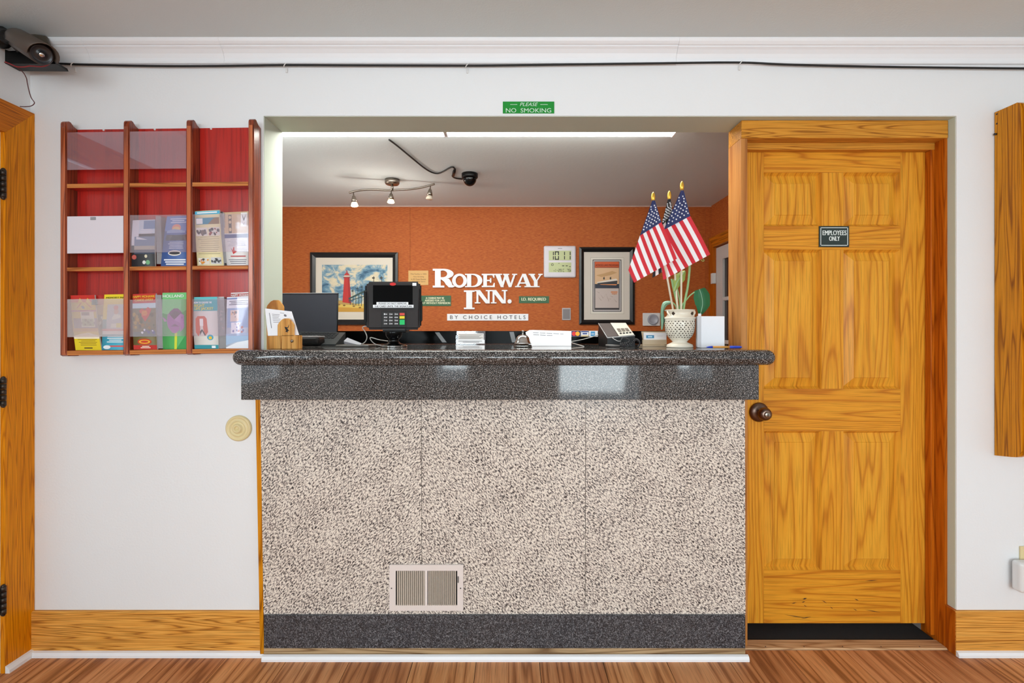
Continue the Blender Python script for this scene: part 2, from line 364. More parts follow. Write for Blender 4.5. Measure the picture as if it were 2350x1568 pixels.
# back office
wb = structure('wall_back', MB().box(BX0, BX1, BY + 0.006, BY + 0.12, 0, CEIL2 + 0.05), M_black)
seams = [BX0, px(941, BY + 2), px(1560, BY + 2) + 0.2, BX1]
for a, b_ in zip(seams, seams[1:]):
    obj('wall_panel', MB().box(a + 0.0008, b_ - 0.0008, BY, BY + 0.006, 0, CEIL2), M_orange, wb)
structure('wall_office_left', MB().box(BX0 - 0.1, BX0, OT, BY + 0.12, 0, CEIL2 + 0.05), M_wall)
OD0, OD1, ODZ = 0.98, px(1642, 1) and (1.544 * F / (1642 - XC) - 2), 1.915     # office door along Y in the right wall
wo = MB().box(BX1, BX1 + 0.1, OD1, BY + 0.12, 0, CEIL2 + 0.05).box(BX1, BX1 + 0.1, OD0, OD1, ODZ, CEIL2 + 0.05).box(BX1, BX1 + 0.1, 0.5, OD0, 0, CEIL2 + 0.05)
structure('wall_office_right', wo, M_orange)
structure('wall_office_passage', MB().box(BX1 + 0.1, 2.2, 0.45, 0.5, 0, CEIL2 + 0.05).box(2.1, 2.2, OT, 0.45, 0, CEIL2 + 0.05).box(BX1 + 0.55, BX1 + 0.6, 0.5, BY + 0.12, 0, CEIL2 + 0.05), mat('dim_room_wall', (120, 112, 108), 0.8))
structure('ceiling_office', MB().box(BX0 - 0.1, 2.2, OT, BY + 0.12, CEIL2, CEIL2 + 0.06), M_ceil2)
M_seam = mat('ceiling_bead', (205, 175, 160), 0.6)
structure('trim_2', MB().box(BX0, BX1, BY - 0.006, BY, CEIL2 - 0.008, CEIL2), M_seam)

# crown moulding in four lengths
tr = structure('trim_3')
ct, cb = CEIL, pz(149, 2.0)
prof = [(0.0, cb), (-0.012, cb), (-0.012, cb + 0.008), (-0.008, cb + 0.010), (-0.010, cb + 0.022), (-0.016, cb + 0.036), (-0.026, cb + 0.048), (-0.034, cb + 0.054), (-0.034, cb + 0.058), (-0.040, cb + 0.060), (-0.048, cb + 0.068), (-0.052, ct - 0.004), (-0.052, ct), (0.0, ct)]
prof = [(y * 1.0, cb + (z - cb) * 1.0 if z < ct - 0.01 else z) for y, z in prof]
cuts = [LX, px(196, 1.97), px(508, 1.97), px(1556, 1.97), RX]
for i, (a, b_) in enumerate(zip(cuts, cuts[1:])):
    dz = (0.0, 0.0005, 0.001, -0.001)[i]
    obj('moulding_length', MB().prism([(y, z + (dz if z < ct - 0.02 else 0)) for y, z in prof], 'X', a + 0.0003, b_ - 0.0003), M_crown, tr)

# baseboards and white shoe mouldings
BZ = 0.173
bl = structure('baseboard_left', MB().prism([(0, 0.0), (-0.015, 0.0), (-0.015, BZ - 0.004), (-0.011, BZ), (0, BZ)], 'X', LX, px(598, 1.985)), OAK_B)
def shoe(mb, a, b_, y): return mb.prism([(y, 0), (y - 0.014, 0), (y - 0.014, 0.009), (y - 0.009, 0.018), (y, 0.021)], 'X', a, b_)
obj('shoe_moulding', shoe(MB(), LX, px(605, 1.975), -0.015), M_white, bl)
br = structure('baseboard_right', MB().prism([(0, 0.0), (-0.015, 0.0), (-0.015, BZ - 0.004), (-0.011, BZ), (0, BZ)], 'X', OX1 - 0.0142, RX), OAK_B)
obj('shoe_moulding', shoe(MB(), OX1 - 0.015, RX, -0.015), M_white, br)
obj('return_board', MB().box(OX1 - 0.015, OX1, -0.0108, 0.042, 0, BZ - 0.0003), OAK_F, br)

# left wall: oak casing, white door on dark hinges
cs = structure('trim_4')
W1 = -0.117; zt = pz(262, 2.0); zi = zt - 0.118
pj = [(-0.001, 0.0), (W1, 0.0), (W1, zi), (-0.001, zt)]
obj('casing_side', MB().prism(pj, 'X', LX, LX + 0.018), OAK_L, cs)
obj('casing_head', MB().prism([(-0.001, zt + 0.0005), (W1, zi + 0.0005), (DY0 - 0.02, zi), (DY0 - 0.13, zt)], 'X', LX, LX + 0.018), OAK_LY, cs)
obj('casing_side', MB().prism([(DY0 - 0.13, 0), (DY0 - 0.02, 0), (DY0 - 0.02, zi - 0.001), (DY0 - 0.13, zt - 0.001)], 'X', LX, LX + 0.018), OAK_L, cs)
obj('shoe_moulding', MB().prism([(LX + 0.018, 0), (LX + 0.034, 0), (LX + 0.034, 0.012), (LX + 0.026, 0.023), (LX + 0.018, 0.026)], 'Y', W1, -0.015), M_white, cs)
d3 = structure('door_3', MB().box(LX - 0.040, LX + 0.004, DY0 + 0.012, DY1 + 0.012, 0.012, 2.005, 0.003), M_white)
for i, (ya, yb) in enumerate(((390, 455), (868, 932), (1345, 1410))):
    D = 1.878; z0, z1 = pz(yb, D), pz(ya, D); hx = LX + 0.018
    hg = MB()
    for q in range(5):
        a = z0 + (z1 - z0) * q / 5; hg.lathe([(0.009, 0.001), (0.009, (z1 - z0) / 5 - 0.001)], (hx, DY1 + 0.026, a), 'Z', 10)
    hg.ball((hx, DY1 + 0.026, z1), 0.007, n=10).ball((hx, DY1 + 0.026, z0), 0.007, n=10)
    hg.box(LX - 0.002, LX + 0.0065, DY1 - 0.022, DY1 + 0.024, z0, z1)
    obj('hinge', hg, M_hinge, d3)
# white door leaf lies in the wall opening; a jamb strip closes it towards the casing
obj('jamb_strip', MB().box(LX - 0.1, LX - 0.001, DY1 + 0.013, DY1 + 0.028, 0, 2.02), M_white, cs)

# ------------------------------------------------------------ oak door with its frame
FD = 2.04; JX0, JX1, JX2, JX3 = 0.924, 0.950, 1.7455, 1.7571
HZ0 = pz(318, FD)
fr = structure('trim_5')
obj('jamb', MB().box(JX0, JX1, 0.04, 0.158, 0.0, HZ0), OAK_J, fr)
obj('jamb', MB().box(JX2, JX3, 0.04, 0.158, 0.0, HZ0), OAK_F, fr)
obj('head_board', MB().box(JX0, JX3 - 0.001, 0.034, 0.158, HZ0, OZ - 0.0025, 0.002, 1), OAK_H, fr)
obj('head_stop', MB().box(JX1, JX2, 0.086, 0.118, HZ0 - 0.028, HZ0, 0.001, 1), OAK_H, fr)
obj('side_stop', MB().box(JX2 - 0.016, JX2, 0.086, 0.118, 0.02, HZ0 - 0.0283, 0.002, 1), OAK_F, fr)
obj('side_stop', MB().box(JX1, JX1 + 0.004, 0.086, 0.117, 0.02, HZ0 - 0.028), OAK_F, fr)
DD = 2.118; ds = structure('door_1')
def wx(x): return px(x, DD)
def wz(y): return pz(y, DD)
y0, y1 = DD - 2 + 0.001, DD - 2 + 0.036
XA, XB, XC1, XD, XE, XF = JX1 + 0.0045, wx(1753), wx(1886), wx(1936), wx(2067), wx(2124)
ZT = [wz(v) for v in (336, 396, 519, 573, 893, 990, 1309, 1431)]
def board(name, a, b_, c, d, m_): return obj(name, MB().box(a, b_, y0, y1, c, d), m_, ds)
board('stile', XA, XB, ZT[7], ZT[0], OAK_Z); board('stile', XE, XF, ZT[7], ZT[0], OAK_Z)
for a, b_ in ((0, 1), (2, 3), (4, 5), (6, 7)): board('rail', XB + 0.0005, XE - 0.0005, ZT[b_], ZT[a], OAK_X)
for a, b_ in ((1, 2), (3, 4), (5, 6)):
    board('mullion', XC1, XD, ZT[b_] + 0.0005, ZT[a] - 0.0005, OAK_Z)
    for u0, u1 in ((XB, XC1), (XD, XE)):
        mb = MB(); z0, z1 = ZT[b_], ZT[a]
        def ring(i, y): return [(u0 + i, y, z0 + i), (u1 - i, y, z0 + i), (u1 - i, y, z1 - i), (u0 + i, y, z1 - i)]
        rs = [ring(0.0, y0 + 0.001), ring(0.004, y0 + 0.008), ring(0.010, y0 + 0.017), ring(0.046, y0 + 0.0035), ring(0.0475, y0 + 0.001)]
        # ovolo sticking, then the raised field with its wide bevel
        V = [[mb.bm.verts.new(p) for p in q] for q in rs]
        for A, B in zip(V, V[1:]):
            for q in range(4): mb.bm.faces.new([A[q], A[(q + 1) % 4], B[(q + 1) % 4], B[q]])
        mb.bm.faces.new(V[-1])
        bk = [mb.bm.verts.new((p[0], y1 - 0.002, p[2])) for p in rs[0]]; mb.bm.faces.new(bk[::-1])
        for q in range(4): mb.bm.faces.new([V[0][(q + 1) % 4], V[0][q], bk[q], bk[(q + 1) % 4]])
        obj('raised_panel', mb, OAK_Zp, ds)
kx, kz = wx(1741), wz(946)
kn = obj('door_knob', MB().lathe([(0.0, -0.001), (0.039, -0.002), (0.041, -0.005), (0.038, -0.010), (0.026, -0.016), (0.014, -0.020), (0.012, -0.030), (0.020, -0.036), (0.0265, -0.046), (0.027, -0.056), (0.023, -0.066), (0.017, -0.070), (0.016, -0.0705), (0.0, -0.0705)], (kx, y0, kz), 'Y', 36), M_bronze, ds)
obj('lock_cylinder', MB().lathe([(0.0, -0.0705), (0.012, -0.071), (0.012, -0.076), (0.0095, -0.078), (0.0, -0.078)], (kx, y0, kz), 'Y', 20).box(kx - 0.0012, kx + 0.0012, y0 - 0.0788, y0 - 0.0775, kz - 0.006, kz + 0.006, mi=1), [M_nickel, M_black], kn)
# scuffs near the bottom of the door: dents in the finish
sc = MB(); fnd = flat(DD - 0.0006)
for (xa, ya, xb, yb, wd) in ((1817, 1386, 1828, 1383, 2), (1842, 1376, 1852, 1373, 3.5), (1840, 1383, 1848, 1381, 2), (1886, 1378, 1898, 1385, 1.6), (1961, 1375, 1971, 1379, 2), (1985, 1400, 2022, 1406, 1.5), (1800, 1411, 1850, 1419, 1.6), (1838, 1420, 1862, 1416, 1.8), (1905, 1393, 1912, 1398, 1.5), (1844, 1389, 1852, 1393, 1.5), (1985, 1334, 2015, 1332, 1.5), (1958, 1398, 1968, 1402, 1.4)):
    dx, dy = xb - xa, yb - ya; L = math.hypot(dx, dy); nx, ny = -dy / L * wd / 2, dx / L * wd / 2
    poly(sc, fnd, [(xa, ya), ((xa + xb) / 2 - nx, (ya + yb) / 2 - ny), (xb, yb), ((xa + xb) / 2 + nx, (ya + yb) / 2 + ny)])
o = obj('scuffs', sc, mat('scuff', (70, 42, 20), 0.7), ds); o['kind'] = 'stuff'
th = structure('trim_6', MB().prism([(0.022, 0), (0.026, 0.006), (0.078, 0.007), (0.086, 0.0)], 'X', JX0 - 0.02, OX1 - 0.016), THRESH)
for q in range(5): obj('nail_head', MB().lathe([(0.0024, 0.0), (0.0024, 0.0006)], (1.02 + 0.155 * q, 0.034, 0.0063), 'Z', 8), M_dark, th)
tag(obj('door_mat', MB().box(0.953, 1.742, 0.09, 0.42, -0.002, 0.004), M_mat), 'black ribbed mat lying under the oak door past the wooden threshold', 'mat')
sg = thing('door_sign', 'small dark green plate with white frame line reading EMPLOYEES ONLY on the oak door', 'sign', P(1914, 566, DD))
obj('plate', pbox(MB(), 1880, 1949, 519, 567, DD - 0.004, DD, 0.001), mat('dark_green_plate', (24, 44, 40), 0.4), sg)
fn = flat(DD - 0.0047); mb = MB()
for a in ((1883, 1946, 522, 523.5), (1883, 1946, 562.5, 564), (1883, 1884.5, 522, 564), (1944.5, 1946, 522, 564)): rect(mb, fn, *a)
put_text(mb, 'EMPLOYEES', fn, 1888, 1942.5, 529, 540, bold=0.4); put_text(mb, 'ONLY', fn, 1903, 1927, 542.5, 553, bold=0.4)
obj('lettering', mb, mat('sign_white', (225, 232, 228), 0.5), sg)

# ------------------------------------------------------------ reception counter
H = 1.207; ct_ = thing('reception_counter', 'tall reception counter faced with speckled granite panels under a dark bullnose top', 'counter', (0, -0.03, 0))
TX0, TX1 = px(542, 1.885), px(1772, 1.885)
mb = MB()
R_ = 0.0285; ypr = [(-0.16 + R_ - R_ * math.cos(a), H - R_ + R_ * math.sin(a)) for a in [(-PI / 2 + PI * i / 10) for i in range(11)]]
# bullnose front bar: half-round nose, ends rounded in plan
def nose(x, inset): return [(x, y + inset if y < -0.12 else y, z) for y, z in ypr] + [(x, -0.066, H), (x, -0.066, H - 2 * R_)]
def bar(t):   # t: distance from end -> plan inset and height inset
    return t
secs = []
for x, s in [(TX0 + R_ * (1 - math.cos(a)), math.sin(a)) for a in [PI / 2 * i / 6 for i in range(7)]]: secs.append((x, s))
secs += [(TX1 - R_ * (1 - math.cos(a)), math.sin(a)) for a in [PI / 2 * i / 6 for i in range(6, -1, -1)]]
rows = []
for x, s in secs:
    s = max(s, 0.02); cz = H - R_
    rows.append([(x, -0.16 + R_ + (y - (-0.16 + R_)) * s, cz + (z - cz) * s) for y, z in ypr] + [(x, -0.066, cz + R_ * s), (x, -0.066, cz - R_ * s)])
V = [[mb.bm.verts.new(p) for p in r] for r in rows]; nn = len(V[0])
for A, B in zip(V, V[1:]):
    for q in range(nn):
        f = mb.bm.faces.new([A[q], A[(q + 1) % nn], B[(q + 1) % nn], B[q]]); f.smooth = True
mb.bm.faces.new(V[0]); mb.bm.faces.new(V[-1])
bmesh.ops.recalc_face_normals(mb.bm, faces=mb.bm.faces)
mb.box(OX0 + 0.003, 0.92, -0.066, 0.036, H - 2 * R_, H); mb.box(OX0 + 0.003, 0.919, 0.036, 0.76, H - 2 * R_, H)
obj('countertop', mb, GRAN_D, ct_)
AD = 1.87; mb = MB()
mb.box(px(553, AD), px(1742, AD), AD - 2, -0.001, pz(918, AD), H - 2 * R_ + 0.0002, 0.0015, 1)
obj('apron', mb, GRAN_D, ct_)
PD = 1.97; zA, zB = 1.0213, pz(1411, PD)
xt = [px(v, PD) for v in (597, 967, 1344, 1709.5)]; xb = [px(v, PD) for v in (605, 968, 1343, 1711)]
for i in range(3):
    e0, e1 = (0 if i == 0 else 0.0008), (0 if i == 2 else 0.0008)
    q = [(xb[i] + e0, zB), (xb[i + 1] - e1, zB), (xt[i + 1] - e1, zA), (xt[i] + e0, zA)]
    obj('granite_panel', MB().prism(q, 'Y', PD - 2, -0.004), (GRAN_L, GRAN_M, GRAN_R)[i], ct_)
zC = pz(1489, 1.962)
obj('base_strip', MB().box(px(605, 1.962), px(1711, 1.962), 1.962 - 2, -0.004, zC, zB + 0.002, 0.002, 1), GRAN_B, ct_)
obj('toe_board', MB().box(px(605, 1.965), px(1711, 1.965), 1.967 - 2, -0.004, 0.0, zC), wood('toe_wood', (190, 160, 122), (176, 146, 108), (130, 100, 70), 'X', 0.5), ct_)
obj('edge_trim', MB().hexa([(px(585, PD), -0.026, zA), (px(597, PD) - 0.0008, -0.026, zA), (px(605, PD) - 0.0008, -0.026, 0.0), (px(596, PD), -0.026, 0.0)],
                           [(px(585, PD), -0.016, zA), (px(597, PD) - 0.0008, -0.016, zA), (px(605, PD) - 0.0008, -0.016, 0.0), (px(596, PD), -0.016, 0.0)]), OAK_R, ct_)
obj('shoe_moulding', shoe(MB(), px(603, 1.96), px(1717, 1.96), -0.038), M_white, ct_)
obj('side_support', MB().box(0.86, xt[3] - 0.002, -0.004, 0.7, 0, H - 2 * R_), OAK_J, ct_)
obj('back_support', MB().box(OX0 + 0.003, 0.85, 0.62, 0.66, 0, H - 2 * R_), M_dark, ct_)
UD = 2.74
tag(obj('counter_upstand', MB().box(OX0 + 0.02, px(1530, UD), UD - 2, UD - 2 + 0.018, H + 0.0005, pz(760, UD)), mat('black_panel', (5, 5, 5), 0.12, spec=0.04)), 'low glossy black panel along the back edge of the counter', 'panel')
tp = MB()
for a, b_ in (((1003, 763), (1020, 786)), ((1174, 762), (1180, 786))):
    fn = flat(UD - 0.0012); w_ = 5; tp.face([fn(a[0] - w_, a[1]), fn(b_[0] - w_, b_[1]), fn(b_[0] + w_, b_[1]), fn(a[0] + w_, a[1])])

# wall register in the granite
VD = PD - 0.006
vt = thing('air_register', 'white metal air register with upright louvres set low in the granite front', 'vent', P(978, 1402, VD))
def vb(mb, a, b_, c, d, d0=VD, d1=PD - 0.0005): return mb.box(px(a, VD), px(b_, VD), d0 - 2, d1 - 2, pz(d, VD), pz(c, VD))
mb = MB(); vb(mb, 893.5, 1063, 1297, 1310.5); vb(mb, 893.5, 1063, 1390, 1402.5); vb(mb, 893.5, 908, 1310.5, 1390); vb(mb, 1049.5, 1063, 1310.5, 1390); vb(mb, 975, 981, 1310.5, 1390)
M_reg = mat('register_paint', (226, 214, 208), 0.45)
obj('frame', mb, M_reg, vt)
obj('backing', MB().box(px(907, VD), px(1050, VD), PD - 2 - 0.0008, PD - 2 - 0.0002, pz(1391, VD), pz(1310, VD)), mat('register_dark', (30, 26, 24), 0.8), vt)
lou = None
for k_ in range(28):
    xk = 911.3 + 4.62 * k_ + (7.2 if k_ >= 14 else 0)
    if lou is None:
        lou = obj('louvre', MB().hexa([(px(xk, VD), VD - 2, pz(1390, VD)), (px(xk + 1.7, VD), VD - 2, pz(1390, VD)), (px(xk + 2.9, VD), VD - 2 + 0.0045, pz(1390, VD)), (px(xk + 1.2, VD), VD - 2 + 0.0045, pz(1390, VD))],
                                      [(px(xk, VD), VD - 2, pz(1311, VD)), (px(xk + 1.7, VD), VD - 2, pz(1311, VD)), (px(xk + 2.9, VD), VD - 2 + 0.0045, pz(1311, VD)), (px(xk + 1.2, VD), VD - 2 + 0.0045, pz(1311, VD))]), mat('louvre_paint', (214, 200, 184), 0.5), vt); x0k = xk
    else:
        c = lou.copy(); C.objects.link(c); c.parent = vt; c.location.x = (xk - x0k) * VD / F
obj('damper_lever', MB().box(px(1050.6, VD), px(1052.4, VD), VD - 2 - 0.004, VD - 2, pz(1337, VD), pz(1323, VD)), M_dark, vt)
for xk in (898.5, 1057): obj('screw', MB().lathe([(0.0025, -0.0012), (0.0025, 0.0)], (px(xk, VD), VD - 2, pz(1350.5, VD)), 'Y', 10), M_dark, vt)

# door-stop bumper on the wall
bp_ = MB(); c0 = (px(542.5, 1.98), 0, pz(985, 1.98))
bp_.lathe([(0.0, 0.0), (0.051, 0.0), (0.051, -0.006), (0.047, -0.010), (0.043, -0.011), (0.042, -0.009), (0.031, -0.009), (0.0295, -0.0125), (0.028, -0.0085), (0.019, -0.0085), (0.0165, -0.019), (0.013, -0.021), (0.0095, -0.019), (0.0085, -0.0125), (0.005, -0.012), (0.004, -0.016), (0.0, -0.017)], c0, 'Y', 44)
tag(obj('wall_bumper', bp_, M_cream), 'round ivory ringed doorstop disc on the wall left of the counter', 'bumper')

# ------------------------------------------------------------ mahogany brochure rack
RD = 1.94; KX = 0.0125; RXL = px(137, RD); YF, YB = RD - 2, -0.004
def sh(mb):                                   # the rack hangs a touch out of level
    for v in mb.bm.verts: v.co.z += (v.co.x - RXL) * KX
    return mb
def rz(y): return pz(y, RD)
rk = thing('brochure_rack', 'mahogany brochure rack of nine pockets with clear fronts hung on the white wall', 'rack', (px(366, 2.0), -0.004, rz(818)))
cols = [px(v, RD) for v in (137, 152, 282, 296, 426.5, 440, 569, 582)]
zb = rz(819.5); ztb = rz(286); zs = rz(292.5); zp = rz(276)
for i in range(4):
    a, b_ = cols[2 * i], cols[2 * i + 1]
    prof = [(YB, zb + 0.002), (YF + 0.012, zb + 0.002), (YF + 0.003, zb + 0.007), (YF, zb + 0.018), (YF, zs), (YF + 0.006, zp - 0.006), (YF + 0.012, zp), (YF + 0.020, zp - 0.001), (YF + 0.034, zp - 0.012), (YB, zp - 0.019)]
    mb = MB().prism(prof, 'X', a, b_)
    bmesh.ops.bevel(mb.bm, geom=[e for e in mb.bm.edges if all(abs(v.co.y - YF) < 1e-5 for v in e.verts) and abs(e.verts[0].co.z - e.verts[1].co.z) > 0.1], offset=0.004, segments=2, affect='EDGES')
    for f in mb.bm.faces:
        if f.calc_center_median().y < YF + 0.0035 and abs(f.normal.x) < 0.95: f.material_index = 1
    obj('side_panel', sh(mb), [MAHO, MAHO_F], rk)
SH = [(422, 431.5), (614, 623), (805.5, 816)]
for c in range(3):
    a, b_ = cols[2 * c + 1] + 0.0003, cols[2 * c + 2] - 0.0003
    obj('back_panel', sh(MB().box(a, b_, YB - 0.006, YB, zb + 0.004, ztb)), MAHO_R, rk)
    for ya, yb in SH:
        mb = MB().box(a, b_, YF + 0.002, YB - 0.0065, rz(yb), rz(ya), 0.001, 1)
        for f in mb.bm.faces:
            if f.normal.y < -0.5: f.material_index = 1
        obj('shelf', sh(mb), [MAHO_R, MAHO_S], rk)
    obj('screw', sh(MB().ball((px((236, 353.5, 483)[c], 1.985), YB - 0.0065, rz(288)), 0.004, n=10)), M_offwhite, rk)
PANE = clear('acrylic', (255, 252, 255), 0.10, 0.10)
PANE2 = clear('acrylic_hazy', (250, 245, 250), 0.16, 0.22, (215, 175, 185))  # pinkish haze colour paints in the reflection veiling the top panes
PANE5 = clear('acrylic_right', (255, 252, 255), 0.03, 0.10)
PANE4 = clear('acrylic_pale', (252, 248, 250), 0.12, 0.28, (250, 240, 236))  # more haze, near white, for the bottom left pane
PANE3 = clear('acrylic_painted_reflection', (250, 246, 252), 0.12, 0.82, (252, 246, 254))  # white haze painted in for the bright door mirrored in this pane
for (xa, xb_, ya, yb, m_, tilt) in ((151, 283, 304, 390, PANE2, 0.0), (295, 427, 302, 388, PANE2, 0.0), (152, 283, 497, 582, PANE3, 0.004), (295, 427, 494, 580, PANE, 0.004), (439, 570, 492, 579, PANE5, 0.0), (152, 283, 687, 774, PANE4, 0.004), (295, 427, 688, 773, PANE, 0.004), (439, 570, 687, 772, PANE5, 0.0)):
    D = RD + 0.004; mb = MB()
    q = [P(xa, yb, D), P(xb_, yb - 1.5, D), P(xb_, ya - 1.5, D), P(xa, ya, D)]
    for p in q[:2]: p.y += tilt * 0
    mb.hexa(q, [p + Vector((0, 0.002, 0)) for p in q])
    obj('acrylic_pane', mb, m_, rk)
CLEARCLIP = clear('clear_clip', (235, 238, 240), 0.25, 0.35, (190, 192, 196))
for (xa, ya, yb) in ((213, 498, 505), (216, 688, 700)):
    obj('pane_clip', pbox(MB(), xa - 6, xa + 6, ya, yb, RD + 0.001, RD + 0.0035, 0.0005), CLEARCLIP, rk)
for (xa, xb_, ya, yb, yc, dx) in ((357, 369, 496, 580, 606, 3), (356, 370, 677, 773, 800, 6), (504, 515, 489, 579, 604, 5), (498, 514, 683, 772, 800, 5)):
    D = 1.952; mb = MB()
    mb.hexa([P(xa, ya, D), P(xb_, ya, D), P(xb_ + dx, yc, D), P(xa + dx, yc, D)], [P(xa, ya, D) + Vector((0, .03, 0)), P(xb_, ya, D) + Vector((0, .03, 0)), P(xb_ + dx, yc, D) + Vector((0, .03, 0)), P(xa + dx, yc, D) + Vector((0, .03, 0))])
    obj('pocket_divider', mb, CLEARCLIP, rk)

# brochures: a folded stack with print laid on its front face
INK = {}
def ink(c):
    k_ = '#%02x%02x%02x' % tuple(c)
    return mat('print_' + k_[1:], c, 0.45)
def shelf_top(x, row): return rz(SH[row][0]) + (x - RXL) * KX
def brochure(label, tl, tr, br, bl, D, row, base, prints, texts=(), thick=0.006, lean=0.006):
    zs_ = shelf_top(px((bl[0] + br[0]) / 2, D), row) + 0.0006
    def fn0(u, v, off=0.0):
        a = Vector((tl[0], tl[1])).lerp(Vector((tr[0], tr[1])), u); b2 = Vector((bl[0], bl[1])).lerp(Vector((br[0], br[1])), u)
        q = a.lerp(b2, v); p = P(q.x, q.y, D)
        z0_, z1_ = pz(b2.y, D), pz(a.y, D)
        p.z = z1_ + (zs_ - z1_) * v
        p.y += lean * (1 - v) - 0.003 * math.sin(PI * v) - off
        return p
    root = thing('brochure', label, 'brochure', fn0(0.5, 1.0), 'brochures in the mahogany rack')
    N = 6
    mb = MB().grid([[fn0(i / 2, j / N) for i in range(3)] for j in range(N + 1)])
    mb.grid([[fn0(1 - i / 2, j / N, -thick) for i in range(3)] for j in range(N + 1)])
    for s in range(N):
        for u in (0, 1):
            q = [fn0(u, s / N), fn0(u, (s + 1) / N), fn0(u, (s + 1) / N, -thick), fn0(u, s / N, -thick)]; mb.face(q if u == 0 else q[::-1], 1)
    mb.face([fn0(0, 0), fn0(0, 0, -thick), fn0(1, 0, -thick), fn0(1, 0)], 1)
    bmesh.ops.remove_doubles(mb.bm, verts=mb.bm.verts, dist=1e-6)
    obj('folded_sheets', mb, [ink(base), ink((225, 222, 220))], root)
    if prints:
        mb = MB(); ms = []
        for li, (col, shp) in enumerate(prints):
            m_ = ink(col)
            if m_ not in ms: ms.append(m_)
            g = lambda u, v, li=li: fn0(u, v, 0.0004 + 0.00004 * li)
            if len(shp) == 4 and not isinstance(shp[0], tuple):
                u0, u1, v0, v1 = shp; k_ = max(1, int(abs(v1 - v0) * N + 0.99))
                for s in range(k_): rect(mb, g, u0, u1, v0 + (v1 - v0) * s / k_, v0 + (v1 - v0) * (s + 1) / k_, ms.index(m_))
            elif shp[0] == 'disc': disc(mb, g, *shp[1:], mi=ms.index(m_))
            else: poly(mb, g, shp, ms.index(m_))
        obj('print', mb, ms, root)
    if texts:
        for (s_, col, u0, u1, v0, v1) in texts:
            obj('lettering', put_text(MB(), s_, lambda u, v: fn0(u, v, 0.0012), u0, u1, v0, v1, bold=0.004), ink(col), root)
    return root
def lines(col, u0, u1, v0, v1, n_, h=0.35):
    out = []
    for i in range(n_):
        v = v0 + (v1 - v0) * i / n_; k_ = random.uniform(0.0, 0.18) * (u1 - u0)
        out.append((col, (u0 + k_, u1 - k_ * random.random(), v, v + (v1 - v0) / n_ * h)))
    return out
def scatter(cols_, u0, u1, v0, v1, n_, r=0.05):
    out = []
    for i in range(n_):
        u, v, q = random.uniform(u0, u1), random.uniform(v0, v1), random.uniform(0.4, 1) * r
        out.append((random.choice(cols_), [(u + q * random.uniform(.6, 1.3) * math.cos(2 * PI * k_ / 6), v + 0.5 * q * random.uniform(.6, 1.3) * math.sin(2 * PI * k_ / 6)) for k_ in range(6)]))
    return out
brochure('dark red brochure with a photo strip standing behind the red and yellow one', (196, 678), (243, 677), (248, 804), (205, 804), 1.963, 2, (196, 40, 32),
         [((188, 150, 90), (0, 1, .18, .36)), ((120, 110, 110), (0, 1, .36, .62)), ((150, 110, 60), (0, 1, .62, .95))] + scatter([(70, 60, 60), (210, 200, 190), (90, 80, 110)], .1, .9, .36, .62, 16, .1))
brochure('red and yellow brochure with zigzag top and photo inset in bottom left pocket', (159, 678), (214, 677), (233, 804), (174, 804), 1.9495, 2, (240, 208, 30),
         [((214, 48, 36), (0, 1, 0, .13)), ((244, 212, 30), [(.28, .13), (.38, .05), (.5, .13)]), ((244, 212, 30), [(.6, .13), (.70, .05), (.82, .13)]),
          ((210, 60, 50), [(.22, .23), (.42, .13), (.46, .13), (.27, .23)]), ((210, 60, 50), [(.58, .13), (.62, .13), (.85, .23), (.8, .23)]), ((70, 110, 170), [(.40, .2), (.5, .19), (.56, .24), (.46, .25)]),
          ((188, 90, 130), (0, 1, .27, .30)), ((150, 140, 160), (.05, 1, .42, .60)), ((240, 238, 230), (.36, .9, .30, .58)), ((120, 120, 124), (.40, .72, .31, .37)), ((176, 190, 160), (.40, .86, .43, .56)),
          ((214, 160, 60), (.0, 1, .60, .66)), ((250, 240, 214), [(0, .74), (.3, .70), (.6, .68), (1, .74), (1, .79), (0, .79)]), ((236, 210, 26), (0, 1, .79, 1))]
         + scatter([(60, 70, 60), (110, 120, 100)], .45, .8, .45, .54, 8, .06) + lines((150, 120, 30), .14, .9, .80, .93, 5) + lines((60, 40, 20), .28, .75, .95, .98, 1, .6))
brochure('yellow and blue brochure with a figure in white, bottom left pocket', (237, 676), (286.5, 675), (286.5, 804), (234, 804), 1.951, 2, (70, 178, 206),
         [((248, 222, 40), (0, 1, 0, .20)), ((248, 222, 40), [(0, .2), (.32, .2), (.18, .45), (0, .45)]), ((196, 206, 226), (.18, 1, .18, .62)), ((240, 244, 240), [(.38, .6), (.42, .42), (.55, .34), (.8, .38), (.85, .6)]), ((226, 178, 160), ('disc', .60, .31, .11, .05)), ((226, 120, 130), ('disc', .58, .24, .11, .04)),
          ((238, 226, 90), (.62, .85, .52, .60)), ((222, 120, 130), (0, 1, .62, .66)), ((240, 244, 250), (.02, 1, .66, .72)), ((226, 96, 96), (.25, 1, .92, .945)), ((240, 246, 250), ('disc', .22, .95, .16, .035))] + lines((240, 246, 250), .2, .95, .75, .88, 4, .5),
         [('MEMORY MA', (60, 60, 30), .10, .95, .045, .075)])
